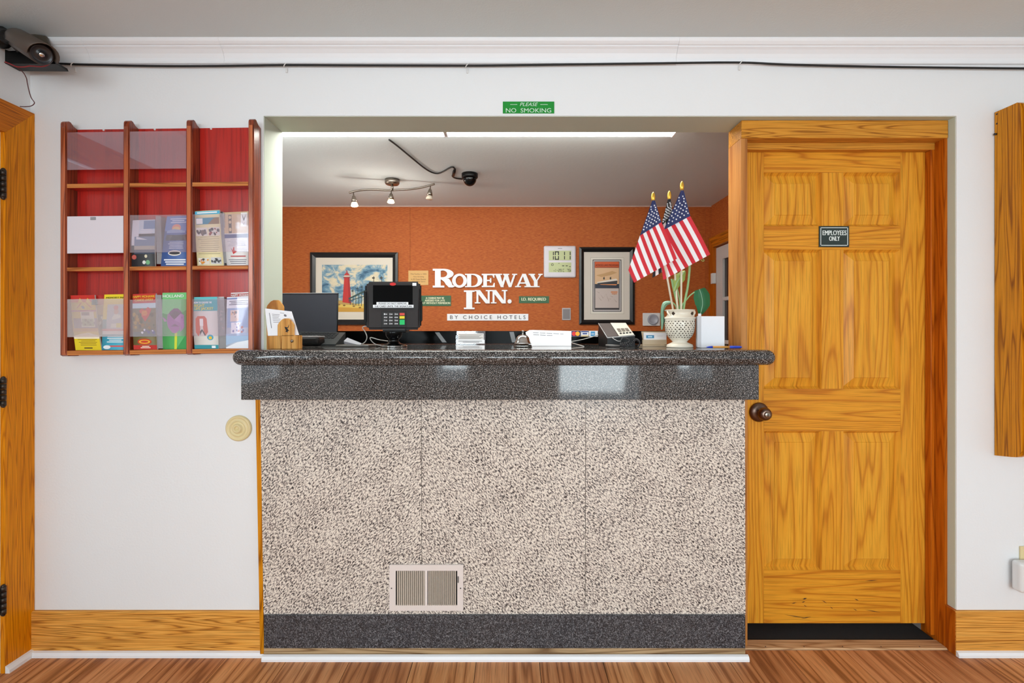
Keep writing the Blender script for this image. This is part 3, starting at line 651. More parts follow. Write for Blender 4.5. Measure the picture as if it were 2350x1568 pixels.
brochure('red brochure with yellow headline and autumn river photo, bottom middle pocket', (302, 675), (355, 673), (361, 804), (307, 804), 1.9495, 2, (126, 116, 70),
         [((206, 50, 40), (0, 1, 0, .17)), ((204, 228, 238), (0, 1, .17, .26)), ((130, 120, 82), (0, 1, .26, .70)), ((212, 80, 60), [(.28, .30), (.42, .26), (.52, .30), (.66, .24), (.82, .28), (.7, .40), (.54, .50), (.36, .38)]),
          ((110, 120, 110), (0, 1, .68, .77)), ((200, 48, 38), (0, 1, .92, 1)), ((210, 60, 34), ('disc', .48, .86, .30, .055)), ((240, 190, 50), ('disc', .48, .86, .24, .035)), ((210, 60, 34), ('disc', .48, .86, .17, .02))]
         + scatter([(90, 96, 50), (160, 120, 50), (100, 90, 60), (184, 150, 70)], .05, .95, .36, .66, 26, .09) + scatter([(240, 240, 245), (90, 90, 150)], .1, .9, .64, .70, 9, .07) + lines((250, 230, 210), .3, .75, .935, .985, 2, .6) + lines((240, 190, 60), .38, .66, .31, .4, 4, .4),
         [('HAPPY MOHAWK', (245, 206, 50), .02, .97, .03, .075), ('CANOE LIVERY', (245, 206, 50), .10, .9, .09, .135)])
brochure('green brochure with a purple tulip and white HOLLAND headline', (370.5, 672), (430, 671), (430, 803), (374, 803), 1.951, 2, (86, 184, 100),
         [((120, 206, 126), [(0, 0), (1, 0), (1, .3), (.5, .42), (0, .36)]), ((60, 160, 84), [(.55, 1), (1, .7), (1, 1)]), ((216, 226, 60), [(.50, .70), (.60, .70), (.57, 1), (.47, 1)]),
          ((120, 62, 110), [(.22, .42), (.30, .34), (.46, .28), (.62, .28), (.76, .34), (.82, .42), (.8, .6), (.25, .6)]), ((94, 60, 84), [(.30, .4), (.5, .32), (.72, .36), (.55, .5)]),
          ((168, 96, 168), [(.18, .50), (.22, .38), (.26, .37), (.48, .48), (.62, .50), (.72, .54), (.70, .66), (.54, .72), (.40, .71), (.24, .62)]), ((186, 124, 190), [(.48, .48), (.74, .37), (.86, .40), (.88, .62), (.72, .70), (.72, .54)]), ((190, 130, 190), [(.0, .43), (.12, .46), (.18, .50), (.1, .52)])],
         [('HOLLAND', (250, 252, 250), .02, .83, .035, .085)])
brochure('dark brochure half hidden behind the life jacket leaflet', (452, 682), (512, 681), (520, 803), (460, 803), 1.963, 2, (96, 96, 100), [((60, 48, 44), (0, 1, .15, .8)), ((226, 226, 228), (0, 1, 0, .05))] + scatter([(140, 70, 60), (180, 160, 150), (60, 60, 70)], .5, 1, .2, .75, 20, .08))
brochure('white leaflet with teal bands and a red life jacket, bottom right pocket', (438, 682), (497, 681), (502, 803), (447, 803), 1.9495, 2, (226, 222, 216),
         [((52, 168, 178), (0, 1, 0, .27)), ((96, 196, 202), (0, 1, 0, .05)), ((206, 92, 60), [(.12, .42), (.20, .37), (.48, .37), (.56, .42), (.60, .68), (.50, .74), (.42, .68), (.38, .44), (.30, .44), (.28, .68), (.2, .76), (.1, .68)]), ((240, 240, 240), [(.28, .42), (.42, .42), (.42, .56), (.28, .56)]), ((40, 40, 44), [(.28, .66), (.36, .62), (.44, .68), (.5, .74), (.46, .75), (.36, .66), (.26, .74)]),
          ((56, 170, 200), ('disc', .68, .78, .13, .055)), ((240, 200, 50), ('disc', .68, .79, .07, .03)), ((44, 150, 162), (0, 1, .925, 1)), ((240, 250, 250), (.72, .88, .94, .985))],
         [('HOW TO CHOOSE THE', (250, 250, 250), .08, .78, .09, .125), ('RIGHT', (244, 226, 50), .10, .50, .135, .195), ('LIFE JACKET', (244, 226, 50), .10, .84, .20, .265)])
brochure('second red brochure standing behind the pale blue winter leaflet', (528, 672), (575, 670), (575, 803), (530, 803), 1.963, 2, (196, 50, 44), [((240, 236, 236), (0, 1, 0, .02))], [('HAPPY MOHAWK', (250, 244, 240), .02, .98, .03, .07)])
brochure('pale blue leaflet with snowy photos at the right end of the bottom row', (519, 682), (571.5, 679), (571.5, 803), (519, 803), 1.950, 2, (206, 216, 232),
         [((236, 238, 246), (0, 1, 0, .22)), ((120, 140, 190), (0, .45, .02, .05)), ((150, 176, 216), (.05, .95, .22, .6)), ((226, 206, 196), (.18, .55, .26, .48)), ((244, 244, 250), (.22, .62, .5, .72)), ((240, 244, 250), [(0, .98), (.5, .88), (1, .84), (1, 1), (0, 1)]), ((170, 196, 226), [(0, .72), (1, .7), (1, .84), (.4, .88), (0, .94)])]
         + scatter([(200, 130, 90), (120, 120, 130), (230, 190, 150)], .22, .6, .28, .46, 12, .06) + scatter([(140, 140, 190), (200, 120, 110)], .3, .8, .5, .7, 14, .06) + lines((70, 70, 90), .08, .95, .08, .18, 3, .4))
# middle row
brochure('dark brochure with pale blue cover photo in the centre pocket', (302, 505), (354, 503), (356, 609), (302, 609), 1.9495, 1, (52, 54, 58),
         [((216, 226, 238), (0, 1, 0, .30)), ((232, 232, 240), (0, .30, .0, .55)), ((120, 150, 190), (.5, 1, .02, .2)), ((120, 140, 170), (.12, 1, .36, .56)), ((186, 176, 160), (.12, 1, .56, .64)), ((70, 80, 100), (.12, 1, .64, .73)), ((238, 240, 246), [(.2, .36), (.7, .43), (.2, .42)]), ((196, 90, 80), ('disc', .12, .80, .1, .05)), ((228, 220, 190), ('disc', .62, .78, .06, .035)), ((236, 236, 230), ('disc', .54, .91, .07, .04)), ((120, 180, 130), ('disc', .70, .91, .09, .05))]
         + lines((240, 240, 246), .30, .92, .20, .32, 3, .5))
brochure('blue lake brochure with a rising sun, right half of the centre pocket', (381, 496), (430, 494), (430, 609), (369, 609), 1.951, 1, (72, 106, 172),
         [((110, 140, 200), (0, 1, 0, .3)), ((240, 150, 120), ('disc', .50, .24, .2, .075)), ((240, 200, 130), ('disc', .50, .265, .16, .05)), ((70, 100, 170), (.1, .95, .30, .36)), ((150, 170, 210), [(.1, .30), (.4, .26), (.9, .3), (.9, .34), (.1, .34)]), ((44, 50, 58), (.1, 1, .38, .49)), ((236, 230, 220), ('disc', .5, .74, .26, .055)), ((60, 60, 66), ('disc', .5, .74, .22, .03))]
         + lines((226, 232, 246), .15, .95, .05, .16, 3, .45) + lines((226, 232, 246), .2, .85, .52, .67, 5, .35) + lines((240, 244, 250), .1, .95, .86, .99, 3, .6) + scatter([(90, 96, 90), (30, 34, 40)], .15, .95, .39, .48, 14, .05))
brochure('grey brochure edge behind the cream car museum brochure', (452, 484), (509, 485), (520, 606), (462, 607), 1.963, 1, (110, 102, 100), [])
brochure('cream brochure with teal shoreline and vintage car photos, middle right pocket', (445, 484), (502, 481), (514, 607), (453, 608), 1.9495, 1, (238, 226, 176),
         [((86, 186, 220), (0, 1, .01, .07)), ((40, 140, 170), (.04, .96, .13, .25)), ((240, 240, 236), (.05, .30, .14, .24)), ((140, 110, 70), [(.5, .25), (.75, .14), (.96, .13), (.96, .25)]), ((226, 220, 210), (.04, .48, .31, .46)), ((226, 220, 210), (.52, .96, .31, .46)), ((226, 220, 206), (.06, .48, .86, .98)), ((210, 210, 210), (.53, .93, .85, .97))]
         + scatter([(50, 44, 44), (110, 90, 80), (70, 70, 74)], .08, .44, .34, .44, 12, .07) + scatter([(60, 50, 50), (150, 60, 50), (60, 60, 66)], .56, .92, .34, .44, 12, .07) + scatter([(190, 60, 40), (70, 70, 60), (230, 150, 40)], .1, .44, .88, .96, 10, .06) + scatter([(40, 40, 44), (80, 80, 84)], .57, .9, .87, .95, 10, .06) + lines((150, 140, 110), .1, .92, .48, .82, 9, .16) + lines((240, 250, 252), .08, .92, .028, .06, 1, .8))
brochure('tan and white brochure with arrow and navy band, middle right corner', (511, 487), (571.5, 484), (571.5, 606), (521, 608), 1.9505, 1, (238, 236, 234),
         [((206, 176, 140), (0, 1, 0, .40)), ((216, 206, 190), (.45, .6, .2, .32)), ((240, 240, 236), (.66, .90, .02, .28)), ((60, 56, 60), [(.7, .04), (.78, .13), (.86, .04), (.80, .17), (.76, .17)]), ((60, 56, 60), [(.74, .2), (.78, .24), (.82, .2), (.78, .26)]), ((96, 84, 76), (.18, .30, .05, .40)), ((216, 190, 150), ('disc', .24, .10, .045, .03)), ((216, 190, 150), ('disc', .24, .19, .045, .03)), ((216, 190, 150), ('disc', .24, .33, .05, .035)), ((74, 84, 130), (0, 1, .42, .49)), ((200, 50, 44), [(.22, .66), (.30, .72), (.34, .66), (.38, .66), (.38, .72), (.5, .74), (.32, .79)]), ((90, 90, 96), ('disc', .76, .62, .08, .025)), ((214, 214, 214), ('disc', .76, .62, .055, .014))]
         + lines((170, 170, 184), .1, .92, .52, .66, 5, .25) + lines((120, 120, 140), .5, .92, .68, .76, 3, .3) + lines((190, 70, 70), .06, .95, .82, .86, 1, .5) + lines((90, 90, 110), .1, .9, .89, .99, 3, .3))

# ------------------------------------------------------------ wall signs and wiring in the lobby
sg = thing('smoking_sign', 'bright green plate reading PLEASE NO SMOKING above the counter opening', 'sign', P(1213, 260, 1.998))
obj('plate', pbox(MB(), 1154, 1272, 233, 260, 1.997, 2.0, 0.0005), mat('green_plate', (10, 142, 44), 0.4), sg)
mb = MB(); fn = flat(1.9955)
put_text(mb, 'PLEASE', fn, 1193, 1234.5, 235.5, 243.5, shear=0.3); put_text(mb, 'NO  SMOKING', fn, 1161, 1265, 248.5, 258.3)
rect(mb, fn, 1171, 1187, 239.5, 240.5); rect(mb, fn, 1240, 1257, 239.5, 240.5)
obj('lettering', mb, mat('sign_mint', (214, 240, 220), 0.5), sg)
cb_ = thing('camera_cable', 'long thin black cable stapled along the foot of the crown moulding', 'cable', P(1240, 150, 1.985))
pts = [P(x, y, 1.985) for x, y in ((128, 146), (200, 148.5), (350, 151.5), (500, 151.5), (650, 149.5), (800, 150), (1000, 150.5), (1120, 150.5), (1300, 148), (1500, 145.5), (1690, 143.5), (1800, 148), (1950, 152), (2150, 155), (2420, 157.5))] + [Vector((RX - 0.002, -0.015, pz(157.5, 1.985)))]
obj('wire', MB().tube(bez(pts, 4), 0.0042, 8), M_cable, cb_)
for xk, yk in ((167, 148), (655, 149.5), (1700, 143.7), (1072, 150.6)):
    c = P(xk, yk, 1.985)
    obj('clip', MB().tube([c + Vector((0.0055 * math.sin(a), -0.0058 * math.cos(a) , 0.0065 * math.sin(a))) for a in [PI * i / 8 - PI / 2 for i in range(9)]], 0.0018, 6).box(c.x - 0.004, c.x + 0.003, -0.006, -0.0005, c.z - 0.024, c.z - 0.006, 0.001, 1), M_offwhite, cb_)
# surveillance camera in the corner
A, B = Vector((-1.857, -0.115, 2.372)), P(95, 125, 1.735)
cc = thing('surveillance_camera', 'dark bullet surveillance camera with round lens bracketed in the top left corner', 'camera', P(40, 150, 1.85))
d = (B - A); L = d.length; dn = d.normalized()
M_cam = mat('camera_body', (72, 64, 58), 0.35, 0.3)
obj('housing', MB().lathe([(0.0, 0.0), (0.022, 0.0), (0.031, 0.01), (0.034, 0.05), (0.034, L - 0.004), (0.031, L)], A, dn, 32), M_cam, cc)
ux = dn.orthogonal()
up = (Vector((0, 0, 1)) - dn * dn.z).normalized(); rt = dn.cross(up)
vz = MB(); rows = []
for i in range(13):
    a = PI * (-0.08 + 1.16 * i / 12); o_ = rt * math.cos(a) + up * math.sin(a)
    rows.append([A + dn * (0.06) + o_ * 0.037, A + dn * (L + 0.02 + 0.018 * math.sin(a)) + o_ * 0.040, A + dn * (L + 0.02 + 0.018 * math.sin(a)) + o_ * 0.043, A + dn * 0.06 + o_ * 0.040])
vz.grid(rows)
for r in (rows[0], rows[-1]): vz.face(r)
vz.grid([[r[3], r[0]] for r in rows])
obj('sun_visor', vz, mat('visor_metal', (92, 82, 74), 0.35, 0.4), cc)
ln = obj('lens_ring', MB().lathe([(0.0, -0.004), (0.0305, -0.004), (0.0315, 0.003), (0.028, 0.005), (0.027, 0.002), (0.014, 0.001), (0.012, 0.004), (0.0, 0.004)], B, dn, 32), mat('lens_face', (40, 40, 44), 0.3), cc)
obj('lens', MB().lathe([(0.009, 0.004), (0.007, 0.0065), (0.0, 0.0075)], B, dn, 20), M_chrome, ln)
q = A + dn * (L * 0.62)
obj('sticker', MB().hexa([q + rt * s1 * 0.006 + dn * s2 * 0.02 - Vector((0, 0.038, 0.006)) + up * 0.004 for s1, s2 in ((-1, -1), (1, -1), (1, 1), (-1, 1))], [q + rt * s1 * 0.006 + dn * s2 * 0.02 - Vector((0, 0.036, 0.006)) + up * 0.004 for s1, s2 in ((-1, -1), (1, -1), (1, 1), (-1, 1))]), mat('orange_sticker', (206, 140, 50), 0.5), cc)
mb = MB().hexa([P(-40, 118, 1.90), P(0, 112, 1.90), P(58, 122, 1.90), P(118, 138, 1.90), P(128, 147, 1.90), P(10, 147, 1.90), P(-40, 120, 1.90)][0:1] + [P(0, 108, 1.90), P(20, 117, 1.90), P(45, 116, 1.90), P(125, 140, 1.90), P(128, 147, 1.90), P(12, 146, 1.90), P(-20, 120, 1.90)],
                 [p + Vector((0, 0.055, 0)) for p in [P(-40, 118, 1.90), P(0, 108, 1.90), P(20, 117, 1.90), P(45, 116, 1.90), P(125, 140, 1.90), P(128, 147, 1.90), P(12, 146, 1.90), P(-20, 120, 1.90)]])
bmesh.ops.triangulate(mb.bm, faces=[f for f in mb.bm.faces if len(f.verts) > 4])
obj('mount_base', mb, M_black, cc)
obj('bracket_arm', MB().tube(bez([P(-18, 78, 1.90), P(4, 80, 1.87), P(18, 86, 1.84), P(36, 92, 1.82)], 6), [0.03] * 7 + [0.024] * 6 + [0.017] * 6, 14).ball(P(2, 90, 1.86), 0.032), M_black, cc)
obj('bracket_arm', MB().tube([P(14, 92, 1.86), P(42, 119, 1.88)], 0.004, 8), M_dark, cc)
cp = MB().hexa([P(62, 76, 1.93), P(104, 82, 1.93), P(112, 100, 1.93), P(108, 112, 1.93), P(70, 104, 1.93)], [p + Vector((0, 0.01, 0)) for p in (P(62, 76, 1.93), P(104, 82, 1.93), P(112, 100, 1.93), P(108, 112, 1.93), P(70, 104, 1.93))])
obj('back_plate', cp, mat('plate_brown', (84, 74, 62), 0.5, 0.2), cc)
M_redwire = mat('red_wire', (150, 40, 44), 0.5); M_brownwire = mat('dark_red_wire', (96, 48, 48), 0.5)
tag(obj('loose_wire', MB().tube(bez([P(10, 143, 1.865), P(28, 148, 1.87), P(50, 163, 1.90), P(60, 178, 1.92), P(63, 192, 1.925), P(67, 210, 1.93), P(72, 225, 1.935), P(79, 236, 1.935), P(72, 243, 1.93), P(58, 245, 1.92), P(46, 244.5, 1.90)], 6), 0.0016, 6), M_brownwire), 'thin dark red wire dangling from the corner camera down to the oak casing', 'wire')
tag(obj('loose_wire', MB().tube(bez([P(12, 142, 1.862), P(24, 147, 1.862), P(38, 153, 1.865), P(56, 153.5, 1.87), P(70, 151.5, 1.87), P(92, 153, 1.87), P(108, 150, 1.87), P(118, 141, 1.875)], 6), 0.0022, 6), M_redwire), 'red and black wire looping under the black base of the corner camera', 'wire')

# right edge: oak rack side and the socket below it
rr = thing('oak_rack', 'oak wall rack with rounded front edge at the right end of the wall', 'rack', (px(2277, 2.0) + 0.05, -0.004, pz(1046, 2.0)))
zt_, zb_ = pz(259, 2.0), pz(1045, 2.0); xr = px(2281, 2.0)
def sidep(x0_, x1_, m_):
    pr = [(-0.003, zb_), (-0.07, zb_ + 0.010), (-0.090, zb_ + 0.014), (-0.108, zb_ + 0.024), (-0.114, zb_ + 0.04), (-0.114, zt_ - 0.03), (-0.108, zt_ - 0.012), (-0.092, zt_ - 0.001), (-0.06, zt_ - 0.001), (-0.003, zt_)]
    mb = MB().prism(pr, 'X', x0_, x1_)
    bmesh.ops.bevel(mb.bm, geom=[e for e in mb.bm.edges if all(v.co.y < -0.1 for v in e.verts) and abs(e.verts[0].co.x - e.verts[1].co.x) < 1e-4], offset=0.006, segments=2, affect='EDGES')
    return obj('side_panel', mb, m_, rr)
sp = sidep(xr, xr + 0.02, OAK_R); sidep(xr + 0.46, xr + 0.48, OAK_R)
obj('back_panel', MB().box(xr + 0.02, xr + 0.46, -0.012, -0.003, zb_ + 0.01, zt_ - 0.02), OAK_R, rr)
for q in range(4): obj('shelf', MB().box(xr + 0.02, xr + 0.46, -0.10, -0.012, zb_ + 0.04 + 0.42 * q, zb_ + 0.055 + 0.42 * q), OAK_H, rr)
for yk in (262, 284): obj('screw', MB().lathe([(0.0035, -0.0006), (0.0035, 0.0)], (xr, -0.012, pz(yk, 1.988)), 'X', 10), M_hinge, sp)
obj('screw', MB().lathe([(0.0042, -0.008), (0.0042, 0.0)], (xr, -0.010, pz(308, 1.99)), 'X', 10), M_hinge, sp)
ot = thing('wall_outlet', 'ivory wall outlet plate low on the wall at the far right', 'outlet', P(2374, 1355, 1.995))
obj('cover_plate', pbox(MB(), 2343, 2385, 1255, 1323, 1.992, 1.9995, 0.002), M_cream, ot)
for yk in (1274, 1303): obj('receptacle', pbox(MB(), 2354, 2375, yk - 10, yk + 10, 1.989, 1.992, 0.001), mat('receptacle', (216, 200, 160), 0.4), ot)
tag(obj('plug_in_freshener', pbox(MB(), 2344, 2388, 1294, 1364, 1.945, 1.988, 0.012, seg=4), M_offwhite), 'rounded white plug-in unit in the outlet at the far right', 'plug')

# ------------------------------------------------------------ back office: lights, dome camera, spot bar
M_tube = mat('lit_lens', (255, 255, 250), 0.5, emit=(255, 255, 246), estr=17.5)
LY0, LY1, LZ0, LZ1 = 0.205, 0.392, 2.188, CEIL2
def troffer(label, xa, xb_):
    o = thing('ceiling_light', label, 'light', ((xa + xb_) / 2, (LY0 + LY1) / 2, LZ0), 'fluorescent lights of the back office')
    obj('diffuser', MB().prism([(LY0, LZ1 - 0.014), (LY0 + 0.008, LZ0 + 0.012), (LY0 + 0.025, LZ0), (LY1 - 0.025, LZ0), (LY1 - 0.008, LZ0 + 0.012), (LY1, LZ1 - 0.014)], 'X', xa + 0.006, xb_ - 0.006), M_tube, o)
    obj('housing', MB().box(xa + 0.004, xb_ - 0.004, LY0, LY1, LZ1 - 0.014, LZ1), M_white, o)
    for xk in (xa, xb_ - 0.006): obj('end_cap', MB().prism([(LY0 - 0.002, LZ1), (LY0 - 0.002, LZ1 - 0.014), (LY0 + 0.008, LZ0 + 0.009), (LY0 + 0.025, LZ0 - 0.003), (LY1 - 0.025, LZ0 - 0.003), (LY1 - 0.006, LZ0 + 0.009), (LY1 + 0.002, LZ1 - 0.014), (LY1 + 0.002, LZ1)], 'X', xk, xk + 0.006), M_white, o)
XJ = px(1026, 2.388)
troffer('long bright fluorescent ceiling light right of the joint, behind the opening', XJ + 0.002, px(1541, 2.388))
troffer('bright fluorescent ceiling light left of the joint, running behind the left wall edge', XJ - 1.22, XJ - 0.002)
# hanging black cable to the dome camera
def pc(x, y): D = (CEIL2 - CH) * F / (YC - y); return P(x, y, D)
dz = Vector((0, 0, -0.006))
cbl = [pc(893, 318) + dz, pc(915, 335) + dz, pc(945, 360) + dz, pc(972, 382) + dz, pc(990, 393) + dz, pc(1005, 396) + dz, pc(1018, 391) + dz, pc(1030, 384) + dz, pc(1038, 381) + dz, pc(1043, 385) + dz, pc(1041, 396) + dz, pc(1038, 402) + dz, pc(1046, 407) + dz, pc(1062, 409) + dz]
hc = thing('dome_camera_cable', 'black cable drooping across the office ceiling to the dome camera', 'cable', pc(990, 393) + dz)
obj('wire', MB().tube(bez(cbl, 5), 0.0045, 8), M_cable, hc)
obj('plug', MB().tube([pc(1044, 386) + dz, pc(1042, 393) + dz, pc(1040, 401) + dz], [0.006, 0.010, 0.009], 10), M_black, hc)
Dd = (CEIL2 - CH) * F / (YC - 399); cd = P(1078, 399, Dd); cd.z = CEIL2
dm = thing('dome_camera', 'small glossy black dome camera on the office ceiling', 'camera', cd)
obj('base_ring', MB().lathe([(0.0, 0.0), (0.050, 0.0), (0.050, -0.022), (0.046, -0.028), (0.0, -0.028)], cd, 'Z', 36), M_black, dm)
obj('dome', MB().lathe([(0.042 * math.cos(a), -0.028 - 0.048 * math.sin(a)) for a in [PI / 2 * i / 9 for i in range(9)]] + [(0.0, -0.076)], cd, 'Z', 32), M_blackgloss, dm)
# three-spot bar
Dt = 3.24; tc = P(900, 420, Dt); tc.z = CEIL2
sb = thing('spot_bar', 'brushed nickel ceiling bar with three small spot heads', 'light', tc)
obj('canopy', MB().lathe([(0.0, 0.0), (0.046, 0.0), (0.046, -0.024), (0.040, -0.032), (0.0, -0.032)], tc, 'Z', 36), M_nickel, sb)
def sb_p(x, y, dD=0.0): return P(x, y, Dt + dD)
obj('stem', MB().tube([tc + Vector((0, 0, -0.03)), sb_p(900, 437)], 0.008, 10), M_nickel, sb)
bar_pts = [sb_p(801, 443, -.06), sb_p(815, 439, -.05), sb_p(835, 436, -.03), sb_p(862, 435.5, -.01), sb_p(890, 437, 0), sb_p(915, 436, .01), sb_p(940, 434.5, .02), sb_p(965, 431, .04), sb_p(985, 426, .05), sb_p(997, 422.5, .06)]
obj('curved_bar', MB().tube(bez(bar_pts, 4), 0.0062, 10), M_nickel, sb)
M_bulb = mat('bulb_glow', (255, 240, 205), 0.3, emit=(255, 226, 170), estr=5.0); M_glassw = mat('frosted_bulb', (214, 200, 180), 0.25)
for i, (xt_, yt, xb2, yb2, dD, on) in enumerate(((811, 441, 814, 474, -.05, 1), (898, 437, 897, 466, 0, 1), (988, 426, 985, 458, .05, 0))):
    a, b_ = sb_p(xt_, yt, dD), sb_p(xb2, yb2, dD); dv = (b_ - a); Lh = dv.length
    hd = obj('spot_head', MB().lathe([(0.003, 0.0), (0.004, Lh * .22), (0.010, Lh * .30), (0.016, Lh * .52), (0.019, Lh * .72), (0.0, Lh * .72)], a, dv, 18), M_nickel, sb)
    obj('bulb', MB().lathe([(0.0165, Lh * .60 + 0.012), (0.020, Lh * .86), (0.023, Lh * .96), (0.018, Lh), (0.0, Lh * 1.0)], a, dv, 16), M_bulb if on else M_glassw, hd)
for i, (xk, yk, dD) in enumerate(((813, 472, -.05), (897, 466, 0))):
    l_ = bpy.data.lights.new('spot_glow', 'POINT'); l_.energy = 1.6; l_.shadow_soft_size = 0.02; l_.color = (1, .9, .8)
    o = bpy.data.objects.new('spot_glow', l_); C.objects.link(o); o.location = sb_p(xk, yk + 9, dD)

# ------------------------------------------------------------ back wall: pictures, clock, letters, plates
WD = BY + 2.0
M_frame = mat('black_frame', (22, 20, 20), 0.3); M_mat2 = mat('mat_board', (222, 212, 200), 0.8)
def picture_frame(root, x0, x1, y0_, y1_, wpx, D=WD - 0.022, m_=M_frame):
    for (a, b_) in (((x0, y0_), (x1, y0_)), ((x1, y0_), (x1, y1_)), ((x1, y1_), (x0, y1_)), ((x0, y1_), (x0, y0_))):
        cx, cy = (x0 + x1) / 2, (y0_ + y1_) / 2
        def inn(p, k_): return (p[0] + (k_ if p[0] < cx else -k_), p[1] + (k_ if p[1] < cy else -k_))
        o0, o1, i0, i1, m0, m1 = a, b_, inn(a, wpx), inn(b_, wpx), inn(a, wpx * .45), inn(b_, wpx * .45)
        mb = MB()
        A0, A1, M0, M1, I0, I1 = P(*o0, D), P(*o1, D), P(*m0, D), P(*m1, D), P(*i0, D), P(*i1, D)
        dy = Vector((0, 0.022, 0)); e = Vector((0, 0.004, 0)); e2 = Vector((0, 0.011, 0))
        mb.hexa([A0 + e, M0, I0 + e2, I0 + dy, A0 + dy], [A1 + e, M1, I1 + e2, I1 + dy, A1 + dy])
        obj('frame_side', mb, m_, root)
pa = thing('lighthouse_picture', 'black framed print of a red lighthouse under a cloudy blue sky', 'picture', P(812, 745, WD))
picture_frame(pa, 711, 912.5, 579, 745.5, 12)
obj('mat_board', pbox(MB(), 722, 901, 590, 734, WD - 0.008, WD - 0.001), mat('cream_mat', (232, 222, 206), 0.8), pa)
m, n, l, b = nodes_of('painted_sky')
t = n.new('ShaderNodeTexCoord'); mp = n.new('ShaderNodeMapping'); mp.inputs['Scale'].default_value = (1, 1, 1.5); mp.inputs['Location'].default_value = (0.31, 0, 0.1); l.new(t.outputs['Object'], mp.inputs['Vector'])
nz = n.new('ShaderNodeTexNoise'); nz.inputs['Scale'].default_value = 9.0; nz.inputs['Detail'].default_value = 5; nz.inputs['Roughness'].default_value = 0.62; nz.inputs['Distortion'].default_value = 0.5; l.new(mp.outputs[0], nz.inputs['Vector'])
r = ramp(n, [(0.36, (58, 96, 124)), (0.44, (104, 146, 172)), (0.50, (150, 178, 190)), (0.55, (226, 214, 184)), (0.70, (240, 226, 194))]); l.new(nz.outputs['Fac'], r.inputs['Fac']); l.new(r.outputs['Color'], b.inputs['Base Color']); b.inputs['Roughness'].default_value = 0.6
M_sky = m
mb = MB(); ms = []; fn_ = WD - 0.0088; cnt = [0]
def pr(col, shp):
    m_ = ink(col)
    if m_ not in ms: ms.append(m_)
    cnt[0] += 1; g = flat(fn_ - 0.00012 * cnt[0])
    if shp[0] == 'disc': disc(mb, g, *shp[1:], mi=ms.index(m_), n=14)
    elif len(shp) == 4 and not isinstance(shp[0], tuple): rect(mb, g, *shp, mi=ms.index(m_))
    else: poly(mb, g, shp, ms.index(m_))
ms.append(M_sky); cnt[0] += 1; rect(mb, flat(fn_ - 0.00012), 739, 889, 608, 716)
pr((232, 200, 96), [(739, 692), (775, 689), (810, 697), (889, 700), (889, 712), (820, 711), (739, 705)]); pr((214, 160, 60), [(739, 704), (800, 706), (889, 711), (889, 716), (739, 716)])
pr((196, 160, 90), [(739, 688), (790, 690), (830, 702), (739, 696)])
pr((200, 50, 44), [(790, 636), (802, 636), (806, 697), (786, 694)]); pr((176, 40, 38), [(798, 636), (802, 636), (806, 697), (800, 696)])
pr((214, 190, 170), (790, 802, 631, 636)); pr((198, 50, 44), [(789, 632), (796, 624), (803, 632)]); pr((150, 40, 40), (788, 804, 636, 638)); pr((190, 60, 50), (795, 797, 621, 625))
for s in range(6):
    xk = 803 + 6.5 * s; pr((52, 74, 74), [(xk, 683 - s * 2.2), (xk + 1.4, 683 - s * 2.2), (xk + 1.4, 700 + s * .6), (xk, 700 + s * .6)])
pr((58, 86, 84), [(800, 684), (846, 662), (846, 667), (800, 688)]); pr((52, 78, 78), [(800, 690), (846, 676), (846, 678), (800, 692)])
for xk, yk in ((809, 664), (820, 658), (830, 655)): pr((60, 80, 84), [(xk, yk), (xk + 1, yk), (xk + 1.6, yk + 20), (xk + .6, yk + 20)]); pr((60, 80, 84), ('disc', xk, yk + 4, 3, 1.6))
for xk in (857, 875): pr((70, 66, 60), [(xk, 634), (xk + 1.4, 634), (xk + 1.4, 660), (xk, 660)]); pr((70, 66, 60), ('disc', xk, 638, 3.4, 2))
for (u, v) in ((778, 699), (790, 701), (812, 703), (826, 706), (744, 700), (760, 697)): pr((150, 110, 50), ('disc', u, v, 3, 1.8))
o = obj('print', mb, ms, pa)
pb = thing('ship_poster_picture', 'black framed narrow travel print of a dark steamship with wide mats', 'picture', P(1393, 745, WD))
picture_frame(pb, 1329.5, 1457, 567, 745, 11)
obj('mat_board', pbox(MB(), 1340, 1447, 577, 735, WD - 0.008, WD - 0.001), M_mat2, pb)
mb = MB(); ms = []; cnt[0] = 0
pr((196, 186, 172), (1355, 1432, 591, 721)); pr((232, 224, 212), (1356, 1431, 592, 720)); pr((20, 20, 22), (1360, 1426, 596, 715.5)); pr((206, 200, 196), (1361.6, 1424.5, 597.6, 714)); pr((90, 84, 84), (1363.5, 1422, 600, 711.5))
pr((214, 90, 30), (1365, 1420.5, 601, 615)); pr((226, 186, 142), (1365, 1420.5, 615, 652)); pr((206, 190, 182), (1366, 1420, 662, 707)); pr((48, 40, 42), (1366, 1420, 707, 710))
pr((40, 46, 62), [(1366, 652), (1420, 652), (1420, 661.5), (1367, 661.5)]); pr((54, 54, 58), [(1370, 649), (1417, 644), (1416, 652.5), (1372, 652.5)]); pr((238, 226, 214), [(1370, 647.5), (1414, 639.5), (1418, 644), (1370, 650)])
pr((236, 150, 90), [(1376, 652.4), (1416, 652.6), (1414, 655), (1380, 653.6)])
for xk, yk in ((1384, 638), (1399, 638)): pr((60, 48, 44), [(xk, yk), (xk + 3, yk - 3), (xk + 4, yk + 3), (xk + 1, yk + 4)])
pr((206, 160, 110), [(1368, 632), (1385, 628), (1405, 622), (1416, 626), (1400, 632), (1380, 636)])
for s in range(10): pr((180, 160, 150), [(1368 + 4.4 * s, 668 + (s * 13 % 20)), (1376 + 4.4 * s, 672 + (s * 17 % 22)), (1375 + 4.4 * s, 673.4 + (s * 17 % 22))])
